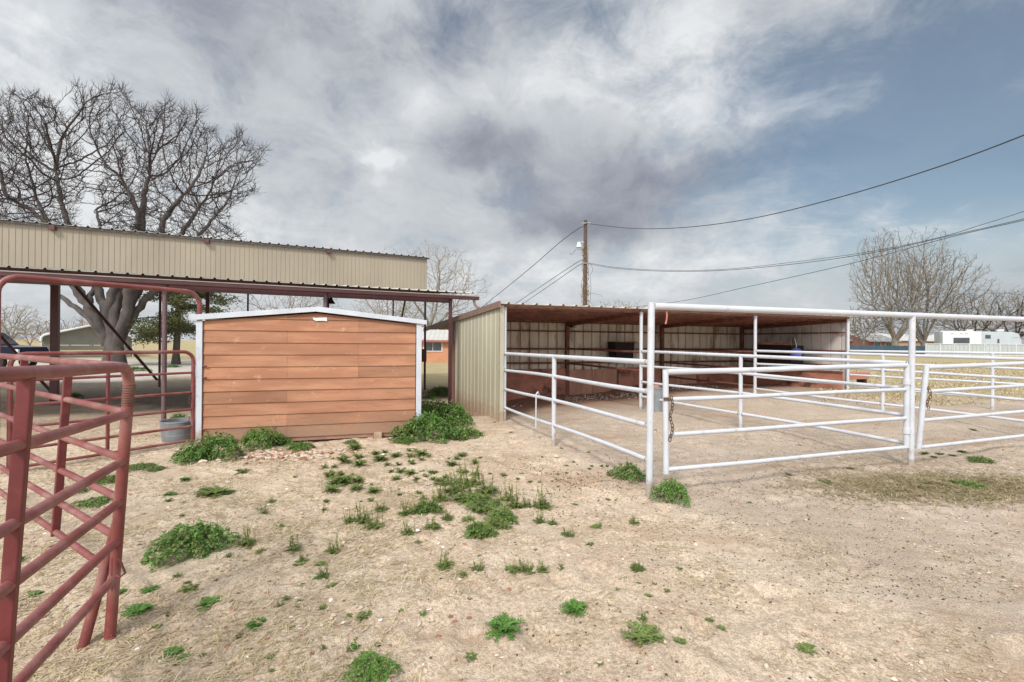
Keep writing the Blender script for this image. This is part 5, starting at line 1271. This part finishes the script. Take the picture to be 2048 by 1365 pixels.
# named clumps
for u, v, w, hs, k, lb in (
    (383, 1104, 158, 1.1, 'bush', 'large round bright green leafy clump in front of the corral panel'),
    (1343, 1000, 84, 1.7, 'bush', 'bright green leafy clump at the foot of the tall white corner post'),
    (1256, 955, 76, 1.3, 'bushd', 'green weedy clump left of the tall corner post under the bottom rail'),
    (852, 878, 136, 1.3, 'bush', 'big leafy green clump at the right front corner of the orange shed'),
    (862, 848, 112, 1.45, 'bush', 'tall green clump directly behind the clump at the shed corner'),
    (903, 850, 96, 1.4, 'bush', 'green clump right of the shed toward the tan shelter wall'),
    (926, 876, 92, .8, 'bushd', 'low green mat in front of the tan shelter wall'),
    (808, 886, 54, .7, 'bush', 'low bright green patch left of the big clump at the shed corner'),
    (880, 793, 62, .9, 'bush', 'green weeds behind the maroon post between shed and shelter'),
    (858, 797, 30, .8, 'bushd', 'small green tuft left of the weeds behind the maroon post'),
    (430, 915, 116, 1.2, 'bush', 'leafy green patch at the left front corner of the orange shed'),
    (385, 920, 76, 1.0, 'bush', 'leafy patch in front of the galvanised tub'),
    (524, 893, 86, 1.4, 'bush', 'green clump against the shed wall above the stone pile'),
    (566, 890, 50, 1.2, 'bushd', 'dark green clump against the shed behind the right end of the stones'),
    (600, 900, 56, .9, 'bush', 'green clump at the right end of the stone pile'),
    (702, 886, 32, .8, 'bushd', 'small green tuft under the raised right half of the shed'),
    (357, 846, 36, 1.6, 'bush', 'green weed rising behind the galvanised tub'),
    (148, 797, 34, 1.2, 'bush', 'small green bush on the dirt under the barn roof'),
    (190, 1008, 70, .6, 'bushd', 'low green patch seen through the lower rails of the back corral panel'),
    (150, 983, 56, .8, 'bushd', 'green patch seen through the middle of the back corral panel'),
    (205, 965, 60, .7, 'bushd', 'dull green patch beyond the near corner leg'),
    (280, 935, 60, .5, 'bushd', 'thin green patch right of the near corner leg'),
    (310, 940, 40, .6, 'bushd', 'thin green patch in front of the red gate'),
    (740, 1345, 104, .85, 'bush', 'round green weed at the bottom edge of the photo'),
    (1010, 1260, 92, 1.0, 'rosg', 'feathery green weed at the lower middle of the yard'),
    (1150, 1222, 74, 1.1, 'rosg', 'feathery green weed right of the lower middle one'),
    (1285, 1278, 104, 1.1, 'ros', 'dark feathery weed with a stalk near the lower right of the yard'),
    (275, 1225, 84, .8, 'rosg', 'flat green weed at the foot of the near corner leg'),
    (1935, 975, 56, .8, 'bushd', 'dark green tuft in the middle of the old hay'),
    (1845, 970, 40, .7, 'bushd', 'dark green tuft on the left of the old hay'),
    (1960, 925, 42, 1.0, 'bushd', 'dark green weed above the old hay on the right'),
    (1980, 1000, 30, .6, 'bushd', 'small dark green weed in the old hay near the right edge'),
    (60, 740, 60, .5, 'bush', 'green strip of weeds beyond the barn at the left'),
    (170, 745, 50, .5, 'bush', 'green weeds beyond the barn between its posts'),
    (270, 742, 60, .5, 'bushd', 'green weeds by the foot of the barn brace'),
    (345, 735, 34, .5, 'bush', 'green weeds below the evergreen tree'),
):
    plant(k, u, v, w, lb, None, hs)
S1 = 'tall thin-stalked weed in the dense patch at the middle of the yard'
for u, v, w, hs in ((905, 985, 60, 1.0), (940, 972, 70, .9), (975, 985, 80, 1.1), (930, 1000, 90, 1.1), (1000, 1030, 80, 1.0), (960, 1020, 90, .8), (865, 1020, 70, 1.0), (835, 1025, 60, .8), (1030, 1015, 60, 1.3), (1085, 1015, 64, 1.0), (990, 1055, 60, .7), (960, 1070, 80, .8), (865, 1055, 52, 1.0), (1055, 1012, 40, .6), (880, 1000, 50, .9), (1015, 1000, 50, 1.1), (895, 1035, 46, .7), (925, 945, 40, 1.0), (950, 950, 36, .8), (965, 1000, 60, .8), (985, 1010, 60, .8), (1010, 1055, 46, .6), (1020, 1040, 50, .7), (890, 970, 40, .9), (935, 1040, 50, .7), (985, 1070, 40, .6), (845, 1000, 36, .7), (915, 965, 50, .9)):
    plant('stk', u, v, w, S1, 'weeds of the dense middle patch', hs)
for u, v, w, hs in ((1000, 1042, 74, .9), (958, 1068, 66, 1.1), (852, 1020, 60, .9), (945, 1003, 60, .9)):
    plant('bushd', u, v, w, 'leafy green weed between the tall stalks at the middle of the yard', 'leafy weeds of the middle patch', hs)
S2 = 'thin-stalked weed in the loose row left of the dense middle patch'
for u, v, w, hs in ((700, 1045, 42, 1.2), (725, 1045, 60, 1.0), (748, 1055, 60, .8), (762, 1025, 46, .7), (810, 1030, 46, 1.2), (815, 1068, 46, .9), (585, 1100, 48, 1.3), (665, 1105, 46, 1.2), (495, 1090, 50, 1.3), (520, 1102, 34, .5), (600, 1128, 56, .7), (645, 1155, 50, .9), (525, 1025, 36, .9), (540, 1004, 34, .6)):
    plant('stk', u, v, w, S2, 'stalked weeds left of the middle patch', hs)
S3 = 'thin-stalked weed on the sand below and right of the dense middle patch'
for u, v, w, hs in ((890, 1135, 62, .9), (955, 1140, 44, .9), (925, 1152, 34, .6), (1022, 1142, 44, 1.1), (1045, 1143, 44, .9), (1065, 1143, 42, .7), (1085, 1142, 44, .7), (1122, 1138, 24, 1.0), (1078, 1045, 36, 1.1), (1105, 1048, 36, .9), (1135, 1072, 44, .8), (1195, 1055, 46, .5), (1275, 1140, 40, .8), (1270, 1040, 36, .8), (1285, 1240, 34, 1.2)):
    plant('stk', u, v, w, S3, 'stalked weeds right of the middle patch', hs)
S4 = 'medium green ground weed on the sand of the lower left yard'
for u, v, w in ((375, 1178, 54), (420, 1208, 62), (515, 1248, 56), (728, 1232, 56), (705, 1295, 34), (345, 1308, 56), (367, 1316, 44), (300, 1182, 50), (312, 1256, 34), (240, 1185, 34), (430, 988, 90), (410, 985, 50), (455, 987, 40), (585, 1256, 20), (845, 1226, 26), (664, 1172, 32), (605, 1170, 20), (710, 1278, 22), (640, 1130, 32), (485, 945, 40), (340, 990, 36), (370, 960, 30), (70, 1190, 40), (30, 1120, 50)):
    plant('rosg' if wr.random() < .6 else 'ros', u, v, w, S4, 'ground weeds of the lower left yard', .8)
S5 = 'small weed rosette on the sand in front of the orange shed'
pts = [(265, 140, 1.6), (180, 235, 1.4), (300, 265, 1.3), (35, 280, .9), (110, 275, .8), (290, 205, 1.2), (460, 225, 1.5), (510, 260, .9), (420, 185, 1), (490, 165, .9), (575, 195, 1.1), (675, 150, .7), (680, 195, 1), (695, 250, 1), (595, 260, .8), (610, 310, 1.2), (575, 370, .9), (725, 155, .8), (775, 180, 1.3), (830, 195, .8), (770, 220, .7), (1000, 260, 1.3), (1075, 190, 1.1), (1175, 245, .9), (540, 310, .7), (690, 320, 1.1), (770, 310, .8), (845, 315, .9), (870, 330, .7), (730, 370, .8), (800, 350, .8), (860, 370, .9), (915, 385, 1.1), (950, 355, .8), (880, 405, .8), (80, 350, 1.4), (130, 400, 2), (190, 400, 1.8), (100, 470, 1.6), (280, 440, 1.2), (290, 380, 1.2), (410, 465, 1.3), (160, 340, 1), (45, 540, .8), (30, 600, .8), (535, 455, .3), (600, 440, .3), (390, 405, .4), (245, 335, .5), (345, 400, .4), (310, 535, .4), (95, 210, .5), (1215, 205, .5), (1400, 340, .7), (1500, 345, .5), (1290, 325, .5), (1380, 330, .5), (975, 210, .5), (1040, 215, .8)]
for a, b, s in pts:
    plant('sml' if s < 1.1 else 'ros', 640 + a / 3.793, 860 + (b + 12) / 3.793, 33 * s, S5, 'small weeds in front of the shed', 1.5)
S6 = 'small dark weed on the sand left of the tall corner post'
for k in range(34):
    u = wr.gauss(1130, 55); v = wr.gauss(950, 28)
    plant('sml', u, v, wr.uniform(8, 17), S6, 'small weeds left of the corner post', 1.4)
for u, v, w in ((1145, 925, 26), (1132, 932, 20), (1080, 875, 12), (1022, 865, 14), (990, 845, 14)): plant('sml', u, v, w, S6, 'small weeds left of the corner post', .7)
S9 = 'tiny green sprout scattered over the open sand at the left and middle of the yard'
for k in range(46):
    u = wr.uniform(330, 900); v = wr.uniform(955, 1345)
    if u + (v - 955) * .2 > 880: continue
    plant('sml', u, v, wr.uniform(12, 25) * (1 + (v - 955) / 900), S9, 'tiny sprouts on the open sand', 1.3)
S7 = 'small weed on the sand of the lower right yard'
for u, v, w in ((1276, 1137, 36), (1235, 1180, 20), (1277, 1167, 14), (1310, 1168, 14), (1333, 1182, 20), (1296, 1192, 22), (1418, 1241, 24), (1443, 1258, 26), (1358, 1284, 30), (1220, 1211, 12), (942, 1312, 32), (1200, 1328, 22), (1137, 1346, 14), (939, 1198, 14), (1180, 1090, 26), (1358, 1138, 22), (1615, 1302, 52), (1500, 1006, 14), (1578, 945, 18), (1655, 962, 32), (1700, 1050, 10), (1250, 1155, 12), (1070, 1100, 12), (960, 1112, 14), (900, 1100, 12), (830, 1085, 12), (1150, 1010, 16), (1215, 1000, 14), (1650, 1210, 10), (1810, 1190, 12), (1975, 1285, 14), (1760, 1120, 9)):
    plant('sml' if w < 30 else 'ros', u, v, w * 1.25, S7, 'small weeds of the lower right yard', .8)
S8 = 'dark weed along the ground behind the tilted gate'
for u, v, w in ((1850, 908, 24), (1880, 908, 26), (1905, 912, 22), (1925, 905, 26), (1945, 918, 30), (1868, 915, 20), (1945, 857, 24), (1700, 938, 26), (1600, 888, 14), (1640, 850, 14), (1985, 880, 20)):
    plant('ros', u, v, w, S8, 'weeds behind the tilted gate', .9)
for u, v, w in ((740, 985, 16), (345, 990, 26), (735, 1210, 22), (940, 1318, 30), (1310, 860, 12), (370, 1005, 20), (650, 1010, 16), (470, 1130, 14)):
    plant('rosy', u, v, w, 'small grey-green weed scattered among the greener ones', 'grey-green weeds', .8)

# ------------------------------------------------------------------ loose stuff
def blades(name, label, n, region, mats, L=(.04, .13), rise=(.0, .5), wd=.0022, seed=1, cat='grass', bend=True):
    r = random.Random(seed); m = MB(); k = 0
    while k < n:
        x, y, w = region(r)
        if w < r.random(): continue
        k += 1; z = T(x, y) + .004; a = r.uniform(0, 6.283); el = r.uniform(*rise); l = r.uniform(*L); d = Vector((math.cos(a), math.sin(a), el)).normalized()
        s = Vector((-math.sin(a), math.cos(a), 0)); ww = wd * (1 + y * .18); p = Vector((x, y, z)); q1 = p + d * l * .55; q2 = p + d * l + s * r.uniform(-.35, .35) * l - Vector((0, 0, el * l * .3 if bend else 0))
        q2.z = max(q2.z, z + .002); m.cur = 0 if r.random() < .65 else 1
        m.add([p - s * ww, p + s * ww, q1 + s * ww * .9, q1 - s * ww * .9, q2], [(0, 1, 2, 3), (3, 2, 4)])
    o = m.build(name, mats); tag(o, label, cat, kind='stuff'); return o
def clump(x, y, s, o=0.0): return noise.noise(Vector((x * s + o, y * s, 3.1))) * .5 + .5
def reg_left(r):
    y = 1.6 + 7.6 * r.random() ** 1.35; x = r.uniform(-1.15 * y - .3, .35 - .12 * y + 1.0)
    w = max(0, min(1, (-x - .05 * y + .6) / 1.6)) * max(0, (clump(x, y, 1.3) - .36) * 3.0) * max(.1, clump(x, y, 5, 9) * 1.5 - .2)
    return x, y, w
blades('dry_grass', 'thin dead grass and thatch on the left of the yard', 26000, reg_left, [M['straw'], M['strawdark']], (.02, .085), (0, .4), .0019, 2)
def reg_low(r):
    y = r.uniform(1.7, 4.4); x = r.uniform(-1.2, 1.15) * y
    w = max(0, (clump(x, y, 1.9, 4) - .45) * 3.2) * max(.1, clump(x, y, 6, 2))
    return x, y, w
blades('dead_straw_bits', 'short straw bits lying across the sand at the bottom of the photo', 6000, reg_low, [M['straw'], M['strawdark']], (.015, .07), (0, .2), .0017, 3)
hc = G(1880, 975)
def reg_hay(r):
    a = r.gauss(0, .55); b = r.gauss(0, .30); x = hc.x + a * 1.35 + b * .1; y = hc.y + b * .95 + .12 * a - .14 * a * a * 0
    return x, y, min(1, .25 + clump(x, y, 3.0) * .9)
blades('old_hay', 'flattened greenish old hay in front of the second tall white post', 10500, reg_hay, [M['hay'] if 'hay' in M else M['strawdark'], M['hayg'] if 'hayg' in M else M['straw']], (.04, .14), (0, .42), .0018, 4, 'hay')
def reg_hay2(r):
    x = hc.x + r.uniform(-1.5, 2.2); y = hc.y + r.uniform(-.2, 1.4); return x, y, .4 * clump(x, y, 2.2)
blades('scattered_hay', 'thin scattering of hay around the gate posts on the right', 2500, reg_hay2, [M['strawdark'], M['straw']], (.03, .12), (0, .2), .0015, 5, 'hay')
def reg_field(r):
    y = 9 + 30 * r.random() ** 1.6; x = r.uniform(.63, 1.15) * y; return x, y, max(0, clump(x, y, .6) * 1.5 - .2) if y > 8.4 + .30 * x else 0
blades('field_grass', 'short yellow grass of the fallow field right of the shelter', 16000, reg_field, [M['strawdark'], M['fieldg'] if 'fieldg' in M else M['straw']], (.04, .12), (.3, 1.6), .003, 6)

def lumps(name, label, n, region, mats, size, seed, cat, flat=.6, sides=6):
    r = random.Random(seed); m = MB(); k = 0
    while k < n:
        x, y, w = region(r)
        if w < r.random(): continue
        k += 1; s = r.uniform(*size); z = T(x, y); rot = Matrix.Rotation(r.uniform(0, 6.28), 3, 'Z') @ Matrix.Rotation(r.uniform(-.5, .5), 3, 'X')
        vs = []
        for zz, rr in ((-.5, .6), (.1, 1), (.55, .55)):
            for j in range(sides): a = 6.283 * j / sides; q = rr * r.uniform(.75, 1.2); vs.append(Vector((x, y, z + s * flat * .35)) + rot @ Vector((math.cos(a) * q * s, math.sin(a) * q * s * .8, zz * s * flat)))
        fs = [tuple(range(2 * sides, 3 * sides))] + [(b * sides + j, b * sides + (j + 1) % sides, (b + 1) * sides + (j + 1) % sides, (b + 1) * sides + j) for b in range(2) for j in range(sides)]
        m.cur = r.randrange(len(mats)); m.add(vs, fs)
    o = m.build(name, mats); tag(o, label, cat, kind='stuff'); return o
pc = G(540, 908)
def reg_pile(r):
    x = r.gauss(0, .36); y = r.gauss(-.08, .17); return pc.x + x * 1.25, pc.y + y + x * .25, 1
lumps('rubble', 'pile of pale stones and dead leaves at the foot of the orange shed', 560, reg_pile, [M['stone'], M['stone'], M['deadleaf'], M['clod']], (.018, .05), 11, 'stones', .7)
def reg_shel(r):
    s = r.choice((.07, .40, .46, .52, .30, .62, .70)) + r.gauss(0, .035); d = r.gauss(2.5, .28); p = sp(min(max(s, .02), .97), min(max(d, 1.2), 3.4), 0); return p.x, p.y, 1
lumps('pebbles', 'pale pebbles scattered on the floor inside the shelter', 900, reg_shel, [M['stone'], M['paper'], M['litter']], (.012, .032), 12, 'pebbles', .7)
def reg_drop(r):
    if r.random() < .45:
        x = r.gauss(.75, .55); y = r.gauss(5.7, .55)
    else: y = 2 + 9 * r.random(); x = r.uniform(-.2, 1.05) * y
    return x, y, max(0, clump(x, y, 1.7, 7) * 2 - .6)
lumps('dark_crumbs', 'dark crumbs and droppings scattered over the sand', 1900, reg_drop, [M['litter'], M['deadleaf'], M['litter']], (.004, .011), 13, 'debris', .8, 5)
def reg_peb(r):
    y = 1.8 + 5 * r.random(); x = r.uniform(-1.1, 1.1) * y; return x, y, .9
lumps('small_pebbles', 'tiny pale pebbles and clods over the sandy yard', 3800, reg_peb, [M['stone'], M['clod'], M['clod']], (.003, .010), 14, 'pebbles', .7, 5)
def reg_gravel(r):
    y = 3 + 6 * r.random(); x = r.uniform(.25, 1.05) * y; return x, y, .9
lumps('pen_gravel', 'dark gravel grains over the pen and the right of the yard', 5000, reg_gravel, [M['litter'], M['clod'] if 'clod' in M else M['stone']], (.003, .0085), 15, 'gravel', .8, 5)
def reg_clod(r):
    y = 1.9 + 6.5 * r.random(); x = r.uniform(-1.0, 1.05) * y; return x, y, max(0, clump(x, y, 1.6, 5) * 2 - .55)
lumps('soil_lumps', 'loose soil clods kicked up over the sandy yard', 2600, reg_clod, [M['clod'], M['clod'], M['stone']], (.007, .019), 17, 'clods', .6, 6)
# dry leaves and scraps near the panels
r_ = random.Random(21)
def reg_dl(r):
    y = 2 + 6 * r.random(); x = r.uniform(-1.1, 0) * y; return x, y, max(0, clump(x, y, 1.1, 3) * 2 - .7)
lumps('dead_leaves', 'curled brown dead leaves over the left of the yard', 500, reg_dl, [M['deadleaf'], M['paper'], M['deadleaf'], M['deadleaf']], (.008, .022), 16, 'leaves', .25, 5)
for i, (u, v, w) in enumerate(((728, 921, .06), (756, 929, .05), (1112, 916, .07), (693, 1022, .06), (836, 1066, .06), (765, 913, .06))):
    g = G(u, v); m = MB(); rr = random.Random(i); n = 6
    vs = [Vector((g.x + math.cos(6.28 * j / n) * w * .5 * rr.uniform(.6, 1.2), g.y + math.sin(6.28 * j / n) * w * .35 * rr.uniform(.6, 1.2), g.z + .012 + rr.uniform(0, .018))) for j in range(n)]
    m.add(vs, [tuple(range(n))]); o = m.build('paper_scrap', M['paper'], solid=.003); tag(o, 'pale crumpled scrap lying on the sand among the small weeds', 'scrap', 'pale scraps on the sand')
print('objects', len(bpy.data.objects))
